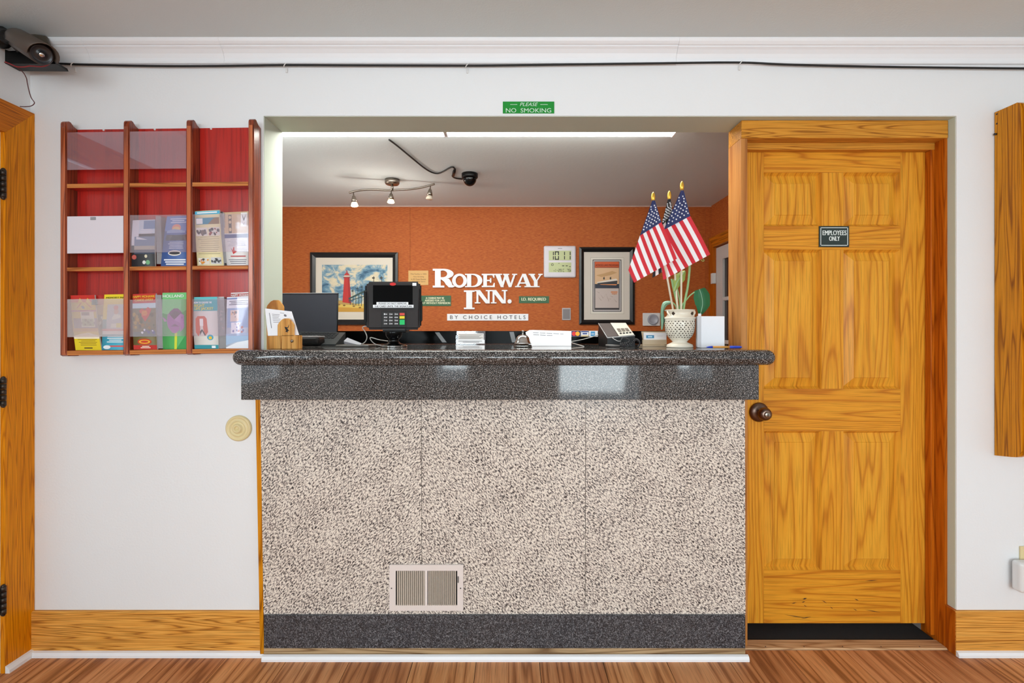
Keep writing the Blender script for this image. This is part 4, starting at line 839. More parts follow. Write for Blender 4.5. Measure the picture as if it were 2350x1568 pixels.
pr((222, 140, 90), (1402, 1417, 669, 672)); pr((222, 140, 90), (1404, 1416, 673.5, 675.5)); pr((150, 60, 20), (1367, 1419, 613.0, 614.6))
obj('print', mb, ms, pb)
mb = MB(); g = flat(WD - 0.0125); put_text(mb, 'ACROSS LAKE MICHIGAN', g, 1367, 1419, 606.5, 611)
obj('lettering', mb, mat('dark_red_ink', (70, 16, 10), 0.7), pb)

ck = thing('digital_clock', 'white square digital wall clock with two green displays', 'clock', P(1285, 637, WD))
obj('case', pbox(MB(), 1248, 1322, 564, 637, WD - 0.022, WD, 0.012, seg=3), mat('clock_white', (226, 220, 226), 0.4), ck)
M_lcd = mat('lcd_green', (196, 204, 146), 0.35); M_seg = mat('lcd_segment', (24, 26, 16), 0.5)
s1 = obj('display', pbox(MB(), 1259.5, 1311, 575.5, 597.5, WD - 0.0235, WD - 0.0215), M_lcd, ck); s2 = obj('display', pbox(MB(), 1259.5, 1311, 602.5, 625, WD - 0.0235, WD - 0.0215), M_lcd, ck)
SEG = {'0': 'abcdef', '1': 'bc', '2': 'abged', '5': 'afgcd', '7': 'abc', '9': 'abcfgd', 'C': 'afed', '-': 'g', '8': 'abcdefg'}
def seven(mb, fn, ch, x, y, w_, h, t):
    b = {'a': (x, x + w_, y, y + t), 'd': (x, x + w_, y + h - t, y + h), 'g': (x + t * .4, x + w_ - t * .4, y + h / 2 - t / 2, y + h / 2 + t / 2), 'f': (x, x + t, y + t * .3, y + h / 2 - t * .5), 'b': (x + w_ - t, x + w_, y + t * .3, y + h / 2 - t * .5), 'e': (x, x + t, y + h / 2 + t * .5, y + h - t * .3), 'c': (x + w_ - t, x + w_, y + h / 2 + t * .5, y + h - t * .3)}
    for q in SEG[ch]: rect(mb, fn, *b[q])
fn = flat(WD - 0.0243); mb = MB()
seven(mb, fn, '1', 1262, 577.5, 9, 19, 2); seven(mb, fn, '0', 1273.2, 577.2, 9.6, 19.2, 2.2); seven(mb, fn, '1', 1287.5, 577.5, 9, 18.6, 2); seven(mb, fn, '1', 1300.5, 577.5, 9, 18.6, 2)
obj('digits', mb, M_seg, s1)
mb = MB(); rect(mb, fn, 1290, 1295, 609.3, 611); rect(mb, fn, 1298, 1303, 609.3, 611); rect(mb, fn, 1306.5, 1309.5, 611.5, 613); rect(mb, fn, 1281.5, 1284, 604, 605)
for i in range(10):
    a = 2 * PI * i / 10; a2 = 2 * PI * (i + 1) / 10; poly(mb, fn, [(1267.7 + 2.9 * math.cos(a), 607.6 + 2.9 * math.sin(a)), (1267.7 + 2.9 * math.cos(a2), 607.6 + 2.9 * math.sin(a2)), (1267.7 + 1.9 * math.cos(a2), 607.6 + 1.9 * math.sin(a2)), (1267.7 + 1.9 * math.cos(a), 607.6 + 1.9 * math.sin(a))])
for ch, xk in (('1', 1272), ('-', 1277.2), ('2', 1281), ('9', 1285.2), ('C', 1291.5), ('7', 1301), ('5', 1305)): seven(mb, fn, ch, xk, 617.5, 3.4, 6.6, 0.8)
rect(mb, fn, 1271, 1272, 620.5, 623); rect(mb, fn, 1309, 1309.9, 618.5, 623)
obj('digits', mb, M_seg, s2)
mb = MB(); [rect(mb, flat(WD - 0.0224), 1280.5 + 2 * i, 1282 + 2 * i, 569.8, 571.2) for i in range(5)]; obj('maker_mark', mb, M_greyink, ck)

# raised letters of the big sign, each letter built from strokes
def arc(cx, cy, rx, ry, a0, a1, n=14): return [(cx + rx * math.cos(math.radians(a0 + (a1 - a0) * i / n)), cy + ry * math.sin(math.radians(a0 + (a1 - a0) * i / n))) for i in range(n + 1)]
def band(outer, inner): return [[outer[i], outer[i + 1], inner[i + 1], inner[i]] for i in range(len(outer) - 1)]
SF = 0.085
def bx(a, b_, c, d): return [(a, c), (b_, c), (b_, d), (a, d)]
GL = {
 'I': [bx(.22, .78, 0, 1), bx(0, 1, 0, SF), bx(0, 1, 1 - SF, 1)],
 'R': [bx(.10, .36, 0, 1), bx(0, .52, 0, .10), bx(0, .40, .90, 1), bx(.30, .50, .91, 1), bx(.30, .50, .46, .55)] + band(arc(.48, .73, .46, .27, 90, -90), arc(.45, .73, .20, .18, 90, -90)) + [[(.46, .53), (.36, .44), (.60, .24), (.62, .40)], [(.50, .50), (.46, .42), (.60, .14), (.84, .28), (.74, .46)], [(.60, .16), (.84, .28), (.88, .14), (.96, .10), (1.0, .05), (.88, 0), (.72, .01)]],
 'O': band(arc(.5, .5, .5, .53, 0, 360, 32), arc(.5, .5, .26, .36, 0, 360, 32)),
 'D': [bx(.12, .36, 0, 1), bx(0, .5, 0, SF), bx(0, .5, 1 - SF, 1)] + band(arc(.48, .5, .52, .5, 90, -90, 18), arc(.46, .5, .27, .40, 90, -90, 18)),
 'E': [bx(.12, .40, 0, 1), bx(0, 1, 0, .11), bx(0, .97, .89, 1), bx(.3, .72, .45, .55), bx(.62, .74, .33, .67), [(.84, .11), (1.0, .0), (1.0, .32), (.92, .32)], [(.82, .89), (.97, 1), (.97, .70), (.90, .70)]],
 'W': [[(.06, .95), (.28, .95), (.43, .0), (.30, .0)], [(.30, 0), (.40, 0), (.56, .95), (.47, .95)], [(.42, .95), (.60, .95), (.76, 0), (.64, 0)], [(.65, 0), (.75, 0), (.93, .95), (.85, .95)], bx(0, .36, 1 - SF, 1), bx(.40, .66, 1 - SF, 1), bx(.78, 1, 1 - SF, 1)],
 'A': [[(.08, .05), (.20, .05), (.52, 1), (.42, 1)], [(.40, 1), (.62, 1), (.92, .05), (.66, .05)], bx(.24, .74, .26, .36), bx(0, .34, 0, SF), bx(.54, 1, 0, SF)],
 'Y': [[(.08, .95), (.36, .95), (.62, .42), (.40, .42)], [(.50, .42), (.62, .46), (.92, .95), (.80, .95)], bx(.38, .64, 0, .45), bx(.24, .78, 0, SF), bx(0, .46, 1 - SF, 1), bx(.68, 1, 1 - SF, 1)],
 'N': [bx(.10, .22, 0, 1), bx(.78, .90, 0, 1), [(.02, 1), (.32, 1), (.92, .0), (.66, .0)], bx(0, .34, 0, SF), bx(0, .28, 1 - SF, 1), bx(.66, 1, 1 - SF, 1)],
 '.': [arc(.5, .5, .5, .5, 0, 360, 20)[:-1]],
}
LET = [('R', 993, 1044, 617, 660), ('O', 1037.5, 1071.5, 629, 659.5), ('D', 1067, 1107, 628.5, 659.2), ('E', 1105.5, 1135.5, 628.5, 659.2), ('W', 1133, 1187, 628.5, 659.2), ('A', 1182, 1222, 628.5, 659.2), ('Y', 1213, 1245.5, 628.5, 659.2),
       ('I', 1064.5, 1089, 666.5, 709.8), ('N', 1089.5, 1127.5, 665.8, 696.5), ('N', 1126.5, 1164.5, 665.8, 696.5), ('.', 1164.5, 1174.2, 687, 696.8)]
ws = thing('letter_sign', 'big raised white serif letters RODEWAY INN on the orange wall', 'sign', P(1119, 710, WD))
M_letter = mat('white_letter', (248, 248, 250), 0.4)
for i, (ch, x0, x1, ya, yb) in enumerate(LET):
    mb = MB(); D = WD - 0.014 - 0.0006 * (i % 3)
    for pi, pl in enumerate(GL[ch]):
        q = [P(x0 + (x1 - x0) * u, yb + (ya - yb) * v, D - 0.00012 * pi) for u, v in pl]
        mb.hexa(q, [p + Vector((0, 0.0135, 0)) for p in q])
    obj('letter', mb, M_letter, ws)
bs = thing('strip_sign', 'narrow white strip reading BY CHOICE HOTELS under the big letters', 'sign', P(1119, 736, WD))
obj('plate', pbox(MB(), 1026, 1212.5, 720.5, 736, WD - 0.008, WD, 0.0008), M_letter, bs)
mb = MB(); g = flat(WD - 0.0088); put_text(mb, 'BY CHOICE HOTELS', g, 1033, 1206, 724, 732.5, spacing=1.6)
obj('lettering', mb, M_ink, bs)
gs = thing('id_sign', 'small green plate reading I.D. REQUIRED right of the big letters', 'sign', P(1225, 696, WD))
M_gp = mat('sage_plate', (74, 110, 80), 0.5, spec=0.2); M_gpl = mat('pale_letters', (240, 240, 206), 0.6); M_gpb = mat('plate_rim', (196, 160, 110), 0.6)
obj('plate', pbox(MB(), 1191, 1260, 680, 696, WD - 0.004, WD), M_gp, gs)
mb = MB(); g = flat(WD - 0.0048); put_text(mb, 'I.D. REQUIRED', g, 1197, 1253, 683.5, 691.5, bold=.25); obj('lettering', mb, M_gpl, gs)
gs = thing('charge_sign', 'green plate reading A CHARGE MAY BE ASSESSED beside the payment terminal', 'sign', P(990, 703, WD))
obj('plate', pbox(MB(), 945, 1035, 678.5, 702.5, WD - 0.004, WD), M_gp, gs)
mb = MB(); put_text(mb, 'A CHARGE MAY BE', g, 977, 1019, 682, 686.6, bold=.2); put_text(mb, 'ASSESSED FOR LATE', g, 975, 1021, 687.8, 692.2, bold=.2); put_text(mb, 'CHECKOUT WITHOUT PERMISSION', g, 948, 1033, 693.6, 698, bold=.2); obj('lettering', mb, M_gpl, gs)
gs = thing('facility_sign', 'tan square notice with brown lettering above the payment terminal', 'sign', P(960, 655, WD))
obj('plate', pbox(MB(), 937, 983, 621, 654.5, WD - 0.004, WD, 0.0006), mat('tan_plate', (220, 172, 100), 0.5), gs)
mb = MB(); put_text(mb, 'This Facility is 100%', g, 942, 979, 627.5, 631.5); put_text(mb, 'Non-Smoking', g, 949, 973, 633.5, 637.5); put_text(mb, 'in All Guest Rooms', g, 943.5, 977.5, 639, 643); put_text(mb, 'and Lobby Space', g, 945, 976, 644.5, 648.5)
obj('lettering', mb, mat('brown_letters', (130, 84, 40), 0.6), gs)
pl = thing('sensor_plate', 'small grey plate with pale rim on the orange wall', 'plate', P(1300, 735, WD))
obj('rim', pbox(MB(), 1290, 1310, 707, 735, WD - 0.008, WD, 0.003), mat('pale_plastic', (190, 184, 184), 0.5), pl)
obj('grey_face', pbox(MB(), 1292, 1308, 709.5, 732.5, WD - 0.0095, WD - 0.007, 0.001), mat('mid_grey', (134, 128, 130), 0.5), pl)
th_ = thing('thermostat', 'white rectangular thermostat with a round grey dial', 'thermostat', P(1495, 748, WD))
obj('case', pbox(MB(), 1475.5, 1515, 718.5, 748, WD - 0.014, WD, 0.003), M_offwhite, th_)
obj('dial', MB().lathe([(0.0, 0.0), (0.042, 0.0), (0.040, -0.012), (0.032, -0.014), (0.030, -0.011), (0.0, -0.011)], P(1498.5, 733.5, WD - 0.014), 'Y', 32), mat('dial_grey', (170, 170, 180), 0.35), th_)

# office door (white, with panes) and its oak casing on the right wall
oc = structure('trim_7')
zc1 = pz(548, 3.92); zc0 = ODZ
obj('casing_side', MB().prism([(OD1, 0), (BY - 0.004, 0), (BY - 0.004, zc1), (OD1, zc0)], 'X', BX1 - 0.02, BX1), OAK_F, oc)
obj('casing_head', MB().prism([(OD1, zc0 + 0.0005), (BY - 0.004, zc1 + 0.0005), (OD0 - 0.1, zc1 + 0.0005), (OD0, zc0 + 0.0005)], 'X', BX1 - 0.02, BX1), OAK_LY, oc)
obj('casing_side', MB().prism([(OD0 - 0.09, 0), (OD0, 0), (OD0, zc0), (OD0 - 0.09, zc0)], 'X', BX1 - 0.02, BX1), OAK_F, oc)
d2 = structure('door_2')
xa, xb_ = BX1 + 0.004, BX1 + 0.04; a0, a1 = OD0 + 0.004, OD1 - 0.004; st = 0.115
M_d2 = mat('office_door_paint', (208, 202, 198), 0.45)
obj('stile', MB().box(xa, xb_, a1 - st, a1, 0.01, ODZ - 0.008), M_d2, d2); obj('stile', MB().box(xa, xb_, a0, a0 + st, 0.01, ODZ - 0.008), M_d2, d2)
zz = [0.01, 0.30, 1.26, 1.49, ODZ - 0.13, ODZ - 0.008]
zg = [pz(785, 3.75), pz(687, 3.75), pz(596, 3.75)]
obj('rail', MB().box(xa, xb_, a0 + st, a1 - st, 0.01, 0.25), M_d2, d2); obj('rail', MB().box(xa, xb_, a0 + st, a1 - st, zg[2], ODZ - 0.008), M_d2, d2)
for z_ in (0.75, zg[0], zg[1]): obj('muntin', MB().box(xa + 0.002, xb_ - 0.002, a0 + st, a1 - st, z_ - 0.014, z_ + 0.014, 0.004, 1), M_d2, d2)
obj('muntin', MB().box(xa + 0.0025, xb_ - 0.0025, (a0 + a1) / 2 - 0.012, (a0 + a1) / 2 + 0.012, 0.25, zg[2]), M_d2, d2)
obj('pane', MB().box(xa + 0.016, xa + 0.02, a0 + st, a1 - st, 0.25, zg[2]), mat('dim_glass', (58, 52, 50), 0.08), d2)
Yh = OD1 - 0.004
obj('hinge', MB().box(BX1 - 0.026, BX1 - 0.0, Yh - 0.004, Yh + 0.03, pz(651, 3.83), pz(627, 3.83)), M_offwhite, d2)

# ------------------------------------------------------------ things on the counter
def cz(y): return H + 0.0006
def dist(y): return (CH - H) * F / (y - YC)
# wooden letter holder
HD = 1.965; lh = thing('letter_holder', 'pine letter holder with shaped back board and two box compartments', 'letter holder', P(645, 802, HD))
def hx(x, D=HD): return px(x, D)
zb0 = H + 0.0006
def octo(x0, x1, yt, D, y0b): # shaped board outline in pixel space
    w_ = x1 - x0; return [(px(x0, D), zb0 if y0b is None else pz(y0b, D)), (px(x1, D), zb0 if y0b is None else pz(y0b, D)), (px(x1, D), pz(yt + 16, D)), (px(x1 - w_ * .06, D), pz(yt + 11, D)), (px(x1 - w_ * .22, D), pz(yt + 3, D)), (px(x1 - w_ * .3, D), pz(yt, D)), (px(x0 + w_ * .42, D), pz(yt, D)), (px(x0 + w_ * .25, D), pz(yt + 3, D)), (px(x0 + w_ * .06, D), pz(yt + 11, D)), (px(x0, D), pz(yt + 16, D))]
obj('back_board', MB().prism(octo(612, 650, 689, HD + 0.03, None), 'Y', HD + 0.03 - 2, HD + 0.04 - 2), PINE, lh)
fb = obj('front_board', MB().prism(octo(637, 674, 731, HD - 0.028, 771), 'Y', HD - 0.028 - 2, HD - 0.020 - 2), PINE, lh)
mb = MB(); fn = flat(HD - 0.0286)
for q in ([(660, 752), (664, 744), (662, 752), (658, 755)], [(653, 750), (660, 752), (657, 758), (655, 756)], [(655, 756), (660, 755), (664, 760), (658, 759)], [(655, 760), (659, 757), (661, 763), (656, 762)]): poly(mb, fn, q)
obj('bird_cutout', mb, M_black, fb)
def hollow(x0, x1, y0_, D0, D1): 
    X0, X1, Z1 = px(x0, D0), px(x1, D0), pz(y0_, D0); t = 0.006
    return MB().box(X0, X1, D0 - 2, D0 - 2 + t, zb0, Z1).box(X0, X1, D1 - 2 - t, D1 - 2, zb0, Z1).box(X0, X0 + t, D0 - 2 + t, D1 - 2 - t, zb0, Z1).box(X1 - t, X1, D0 - 2 + t, D1 - 2 - t, zb0, Z1).box(X0 + t, X1 - t, D0 - 2 + t, D1 - 2 - t, zb0, zb0 + t)
obj('compartment', hollow(613, 644, 770, HD - 0.004, HD + 0.029), PINE, lh)
c2 = obj('compartment', hollow(646.5, 679.5, 770, HD - 0.028, HD + 0.0285), PINE, lh)
obj('knob', MB().ball(P(670, 783, HD - 0.030), 0.006, n=12), M_nickel, c2)
for i, (q, lab) in enumerate((([(608, 708), (669, 715), (686, 769), (615, 771)], 'front printed white sheet leaning in the pine letter holder'), ([(609, 714), (660, 719), (680, 769), (617, 771)], 'second white sheet tucked behind the front one in the pine letter holder'))):
    D = HD - 0.012 + 0.006 * i
    r_ = thing('paper_sheet', lab, 'paper', P(645, 770, D), 'sheets in the letter holder')
    A_ = [P(x, y, D + (0.01 if k_ < 2 else 0.0)) for k_, (x, y) in enumerate(q)]
    obj('sheet', MB().hexa(A_, [p + Vector((0, 0.0015, 0)) for p in A_]), M_paper, r_)
    if i == 0:
        def fq(u, v): a = A_[0].lerp(A_[1], u); b2 = A_[3].lerp(A_[2], u); return a.lerp(b2, v) - Vector((0, 0.0008, 0))
        mb = MB(); rect(mb, fq, .14, .16, .15, .72)
        for s in range(6): rect(mb, fq, .24, .52 - .03 * (s % 3), .18 + .06 * s, .195 + .06 * s)
        disc(mb, fq, .72, .2, .05, .05); rect(mb, fq, .55, .7, .1, .115)
        obj('print', mb, M_greyink, r_)
# laptop standing behind
lt = thing('laptop', 'dark grey laptop with raised lid and sloped keyboard at the left of the counter', 'laptop', P(730, 790, 2.55))
D0 = 2.66
obj('lid', MB().hexa([P(630, 674.5, D0), P(775.5, 673.5, D0), P(773, 764, D0 - 0.02), P(630, 764, D0 - 0.02)], [p + Vector((0, .008, 0)) for p in (P(630, 674.5, D0), P(775.5, 673.5, D0), P(773, 764, D0 - 0.02), P(630, 764, D0 - 0.02))]), mat('laptop_grey', (46, 48, 55), 0.55, spec=0.2), lt)
ed = MB(); a_, b_ = P(630, 674, D0 - .001), P(776, 673, D0 - .001); c_ = P(774, 764, D0 - .021)
ed.tube([a_, b_], 0.0025, 6); obj('lid_rim', ed, M_grey, lt); obj('lid_rim', MB().tube([b_, c_], 0.003, 6), M_black, lt)
Q = [P(690, 761, 2.63), P(793, 763, 2.63), P(770, 788.5, 2.40), P(655, 788.5, 2.40)]
Q[2].z = Q[3].z = H + 0.008
bot = [Vector((p.x, p.y, H + 0.0006)) for p in Q]
base = obj('keyboard_base', MB().hexa(Q, bot), mat('laptop_base', (46, 49, 50), 0.5, spec=0.2), lt)
mb = MB()
def fk(u, v): a = Q[0].lerp(Q[1], u); b2 = Q[3].lerp(Q[2], u); return a.lerp(b2, v)
def key(u, v, du, dv):
    k4 = [fk(u, v), fk(u, v + dv), fk(u + du, v + dv), fk(u + du, v)]; mb.hexa(k4, [p + Vector((0, -0.0015, 0.003)) for p in k4])
for r_ in range(4):
    for c_ in range(11): key(.06 + .075 * c_, .08 + .13 * r_, .06, .10)
o = obj('keys', mb, mat('key_dark', (26, 27, 29), 0.5), base); o['kind'] = 'stuff'
key_t = MB(); 
# black round-cornered speaker
Ds = dist(794.5)
sp_ = thing('speaker_puck', 'black rounded speaker box with pale rim beside the letter holder', 'speaker', P(706, 794, Ds))
obj('body', MB().box(px(680, Ds), px(731, Ds), Ds - 2, Ds - 2 + 0.09, H + 0.0006, pz(773, Ds), 0.016, 4), M_black, sp_)
obj('top_rim', MB().box(px(684, Ds), px(730, Ds), Ds - 2 + 0.006, Ds - 2 + 0.085, pz(773, Ds) - 0.003, pz(771.5, Ds), 0.0012, 1), mat('puck_rim', (150, 146, 146), 0.4), sp_)
# flat silver pad and sachet in front of the terminal
Dp = dist(796.5); 
tag(obj('signature_pad', MB().box(px(770, Dp), px(846, Dp), Dp - 2, Dp - 2 + 0.13, H + 0.0006, H + 0.009, 0.003, 2), mat('pad_grey', (100, 98, 94), 0.35, 0.4)), 'flat grey pad lying on the counter left of the terminal foot', 'pad')
q = [P(797, 775, 2.30), P(830, 788, 2.25), P(826, 793, 2.24), P(789, 783, 2.29)]
tag(obj('card_packet', MB().hexa(q, [p - Vector((0, -0.004, 0.012)) for p in q]), mat('packet_grey', (150, 150, 158), 0.5)), 'small grey packet propped on the grey pad beside the laptop', 'packet')
M_wirew = mat('pale_wire', (176, 172, 168), 0.4)
def wire(par, pts, D, r=0.0022, m_=None):
    pp = bez([P(x, y, D + (k_ or 0)) for x, y, k_ in pts], 6)
    return obj('cord', MB().tube(pp, r, 6), m_ or M_wirew, par)
# payment terminal on a swivel foot
TD = 2.20; tm = thing('payment_terminal', 'black card payment terminal with wide screen and keypad on a swivel foot', 'payment terminal', P(903, 797, TD))
def tp_(x, y, off=0.0):   # tilted front face
    k_ = (y - 645) / 112.0; return P(x, y, TD + 0.03 - 0.05 * k_ - off)
def slab(name, x0, x1, ya, yb, off0, off1, m_, par, bev=0.0):
    q = [tp_(x0, ya, off1), tp_(x1, ya, off1), tp_(x1, yb, off1), tp_(x0, yb, off1)]; r_ = [tp_(x0, ya, off0), tp_(x1, ya, off0), tp_(x1, yb, off0), tp_(x0, yb, off0)]
    mb = MB().hexa(q, r_)
    if bev: bmesh.ops.bevel(mb.bm, geom=list(mb.bm.edges), offset=bev, segments=3, affect='EDGES')
    return obj(name, mb, m_, par)
M_term = mat('terminal_shell', (50, 45, 45), 0.5, spec=0.25)
M_screen = mat('dark_screen', (4, 4, 5), 0.3, spec=0.08); M_term2 = mat('terminal_dark', (24, 22, 23), 0.4)
slab('rear_shell', 838, 967, 652, 752, -0.055, -0.02, M_black, tm, 0.008)
slab('shell', 841.5, 964.5, 646.5, 757, -0.03, 0.0, M_term, tm, 0.010)
sc_ = slab('screen', 856, 947, 655, 704, -0.002, 0.001, M_screen, tm)
slab('screen_surround', 846, 960, 649, 710, -0.004, 0.0004, M_term2, tm, 0.0004)
s1 = slab('label_strip', 864, 937, 693.5, 699.5, 0.001, 0.002, M_paper, tm); s2 = slab('label_strip', 856, 949, 699.8, 706.5, 0.001, 0.002, M_paper, tm)
mb = MB(); f2 = lambda u, v: tp_(u, v, 0.0026)
put_text(mb, 'PLEASE DO NOT REMOVE', f2, 869, 933, 694.8, 698.4, bold=.15); obj('lettering', mb, M_ink, s1)
mb = MB(); put_text(mb, 'THE CARD UNTIL THE SIGNATURE', f2, 859, 946, 701.3, 705.3, bold=.15); obj('lettering', mb, M_ink, s2)
mb = MB(); disc(mb, lambda u, v: tp_(u, v, 0.0016), 901.5, 652.2, 7.2, 3.6); obj('red_badge', mb, mat('badge_red', (200, 36, 36), 0.4), tm)
slab('white_sticker', 946.5, 955.5, 649.5, 656, 0.0004, 0.0014, M_paper, tm)
slab('keypad_plate', 875, 932, 714, 752, 0.0, 0.003, M_term2, tm, 0.002)
def keyb(x0, x1, ya, yb, m_): return slab('key', x0, x1, ya, yb, 0.003, 0.006, m_, tm)
M_key = mat('key_grey', (72, 68, 68), 0.5); kl = MB()
for r_ in range(4):
    for c_ in range(3):
        x0, ya = 880 + 12.3 * c_, 718.5 + 7.3 * r_; keyb(x0, x0 + 9.6, ya, ya + 5.4, M_key)
        put_text(kl, '123456789*0#'[r_ * 3 + c_], lambda u, v: tp_(u, v, 0.0066), x0 + 1.2, x0 + 3.6, ya + 1.0, ya + 4.4); rect(kl, lambda u, v: tp_(u, v, 0.0066), x0 + 4.6, x0 + 8.2, ya + 2.2, ya + 3.4)
obj('key_legends', kl, M_paper, tm)
keyb(917, 928.5, 718.5, 724, mat('key_red', (206, 70, 60), 0.5)); keyb(917, 928.5, 725.6, 731.6, mat('key_yellow', (226, 206, 40), 0.5)); keyb(917, 928.5, 734, 745.5, mat('key_green', (20, 186, 100), 0.5))
slab('card_slot', 878, 930, 755, 758.5, -0.012, 0.006, M_term2, tm, 0.001)
for (xa_, xb2, ya, yb) in ((835, 842, 667, 741), (963, 969.5, 690, 738)): slab('side_rail', xa_, xb2, ya, yb, -0.04, -0.004, M_black, tm, 0.003)
slab('side_rail', 962, 966.5, 662, 690, -0.04, -0.008, M_black, tm, 0.002)
fc_ = P(904, 797, TD + 0.04); fc_.z = H + 0.0006
ft = obj('swivel_foot', MB().lathe([(0.0, 0.0), (0.056, 0.0), (0.058, 0.004), (0.050, 0.010), (0.030, 0.014), (0.021, 0.024), (0.024, 0.034), (0.034, 0.046), (0.040, 0.060), (0.040, 0.072), (0.0, 0.072)], fc_, 'Z', 36), M_blackgloss, tm)
obj('foot_ring', MB().lathe([(0.0585, 0.0), (0.060, 0.003), (0.0575, 0.006)], fc_, 'Z', 36), M_chrome, tm)
obj('tilt_bracket', MB().box(px(878, TD), px(932, TD), TD - 2 + 0.0, TD - 2 + 0.075, pz(763, TD), pz(754, TD), 0.004, 2), M_black, tm)
wire(tm, [(842, 748, 0), (832, 752, 0), (838, 762, 0), (842, 774, 0), (838, 785, 0), (828, 791, 0), (818, 793.5, 0)], 2.3)
wire(tm, [(890, 783, 0.05), (870, 780, 0), (852, 775, 0), (850, 779, 0), (858, 788, 0), (868, 792, 0), (885, 793, 0)], 2.28)
# acrylic card holder by the upstand
CD = 2.66; chd = thing('acrylic_card_holder', 'clear little stand with printed cards in front of the black panel', 'card holder', P(1080, 789, CD))
zc_ = H + 0.0006; ACR = clear('clear_plastic', (240, 242, 244), 0.08, 0.06)
obj('stand', MB().box(px(1046, CD), px(1113, CD), CD - 2, CD - 2 + 0.045, zc_, zc_ + 0.004).box(px(1046, CD), px(1113, CD), CD - 2 + 0.041, CD - 2 + 0.045, zc_ + 0.004, pz(760, CD)).box(px(1046, CD), px(1048, CD), CD - 2, CD - 2 + 0.041, zc_ + 0.004, pz(770, CD)).box(px(1111, CD), px(1113, CD), CD - 2, CD - 2 + 0.041, zc_ + 0.004, pz(770, CD)), ACR, chd)
def card(label, x0, x1, ya, yb, D, printed, th=0.006, m_=None):
    r_ = thing('card', label, 'card', P((x0 + x1) / 2, yb, D)); z0 = pz(yb, D)
    obj('card_stock', MB().box(px(x0, D), px(x1, D), D - 2, D - 2 + th, z0, pz(ya, D)), m_ or M_paper, r_)
    if printed:
        mb = MB(); ms_ = []
        for li, (c, *shp) in enumerate(printed):
            mm = ink(c)
            if mm not in ms_: ms_.append(mm)
            g_ = flat(D - 0.0007 - 0.00012 * li)
            if shp[0] == 'disc': disc(mb, g_, *shp[1:], mi=ms_.index(mm))
            elif shp[0] == 'text': put_text(mb, shp[1], g_, *shp[2:], mi=ms_.index(mm))
            else: rect(mb, g_, *shp, mi=ms_.index(mm))
        obj('print', mb, ms_, r_)
    return r_
rows_ = [((140, 136, 134), 1053 + 2.5 * (s % 2), 1108 - 4 * (s % 3), 768 + 2.1 * s, 769.1 + 2.1 * s) for s in range(5)]
card('card with dense grey print standing in the clear stand', 1051, 1110, 765.5, 788, CD + 0.012, [((214, 208, 204), 1051.5, 1109.5, 766, 779)] + rows_)
card('white strip card in front of the grey printed card', 1047, 1112, 780, 788.8, CD - 0.004, [((110, 108, 110), 1052, 1106, 782.4, 783.4), ((110, 108, 110), 1062, 1100, 785, 786)], 0.003)
# service bell
Db = 2.22; bc = P(1200, 797, Db); bc.z = H + 0.0006
bell = thing('service_bell', 'chrome service bell with black base on the counter', 'bell', bc)
obj('base', MB().lathe([(0.0, 0.0), (0.040, 0.0), (0.0405, 0.004), (0.036, 0.009), (0.0, 0.010)], bc, 'Z', 36), M_black, bell)
obj('rim_plate', MB().lathe([(0.041, 0.002), (0.043, 0.003), (0.041, 0.005)], bc, 'Z', 36), M_chrome, bell)
obj('dome', MB().lathe([(0.037, 0.013), (0.0375, 0.016), (0.033, 0.022), (0.0305, 0.031), (0.027, 0.041), (0.020, 0.049), (0.011, 0.053), (0.0, 0.0545)], bc, 'Z', 36), M_chrome, bell)
obj('plunger', MB().lathe([(0.0035, 0.053), (0.0035, 0.066), (0.0055, 0.067), (0.0055, 0.0705), (0.0, 0.072)], bc, 'Z', 14), M_chrome, bell)
# curled notice sheet
Dn = 2.33; rows = []
nt = thing('notice_sheet', 'curled white notice sheet standing on the counter right of the bell', 'paper', P(1260, 795, Dn))
def fs(u, v):
    x = 1206 + (1311 - 1206) * u + 8 * v * (1 - u); yt = 757 + 3.0 * u - (4 if u < .1 else 0) * 0 ; yb = 795
    p = P(x, yt + (yb - yt) * v, Dn + 0.02 * (1 - v) + 0.012 * math.sin(u * 2.4)); 
    p.z = pz(yt, Dn) * (1 - v) + (H + 0.0008) * v
    if u < .12: p.z -= 0.012 * (1 - v) * (1 - u / .12) ** 2
    return p
mb = MB().grid([[fs(i / 12, j / 4) for i in range(13)] for j in range(5)]).grid([[fs(1 - i / 12, j / 4) + Vector((0, .0012, 0)) for i in range(13)] for j in range(5)])
obj('sheet', mb, M_paper, nt)
mb = MB()
for (ua, ub, va) in ((.13, .85, .14), (.13, .60, .27)):
    for s in range(int((ub - ua) / .025)):
        if (s * 7) % 6: 
            u = ua + .025 * s; g_ = lambda a, b_: fs(a, b_) - Vector((0, .0009, 0)); rect(mb, g_, u, u + .02, va + .06 * u, va + .06 * u + .035)
obj('print', mb, M_greyink, nt)
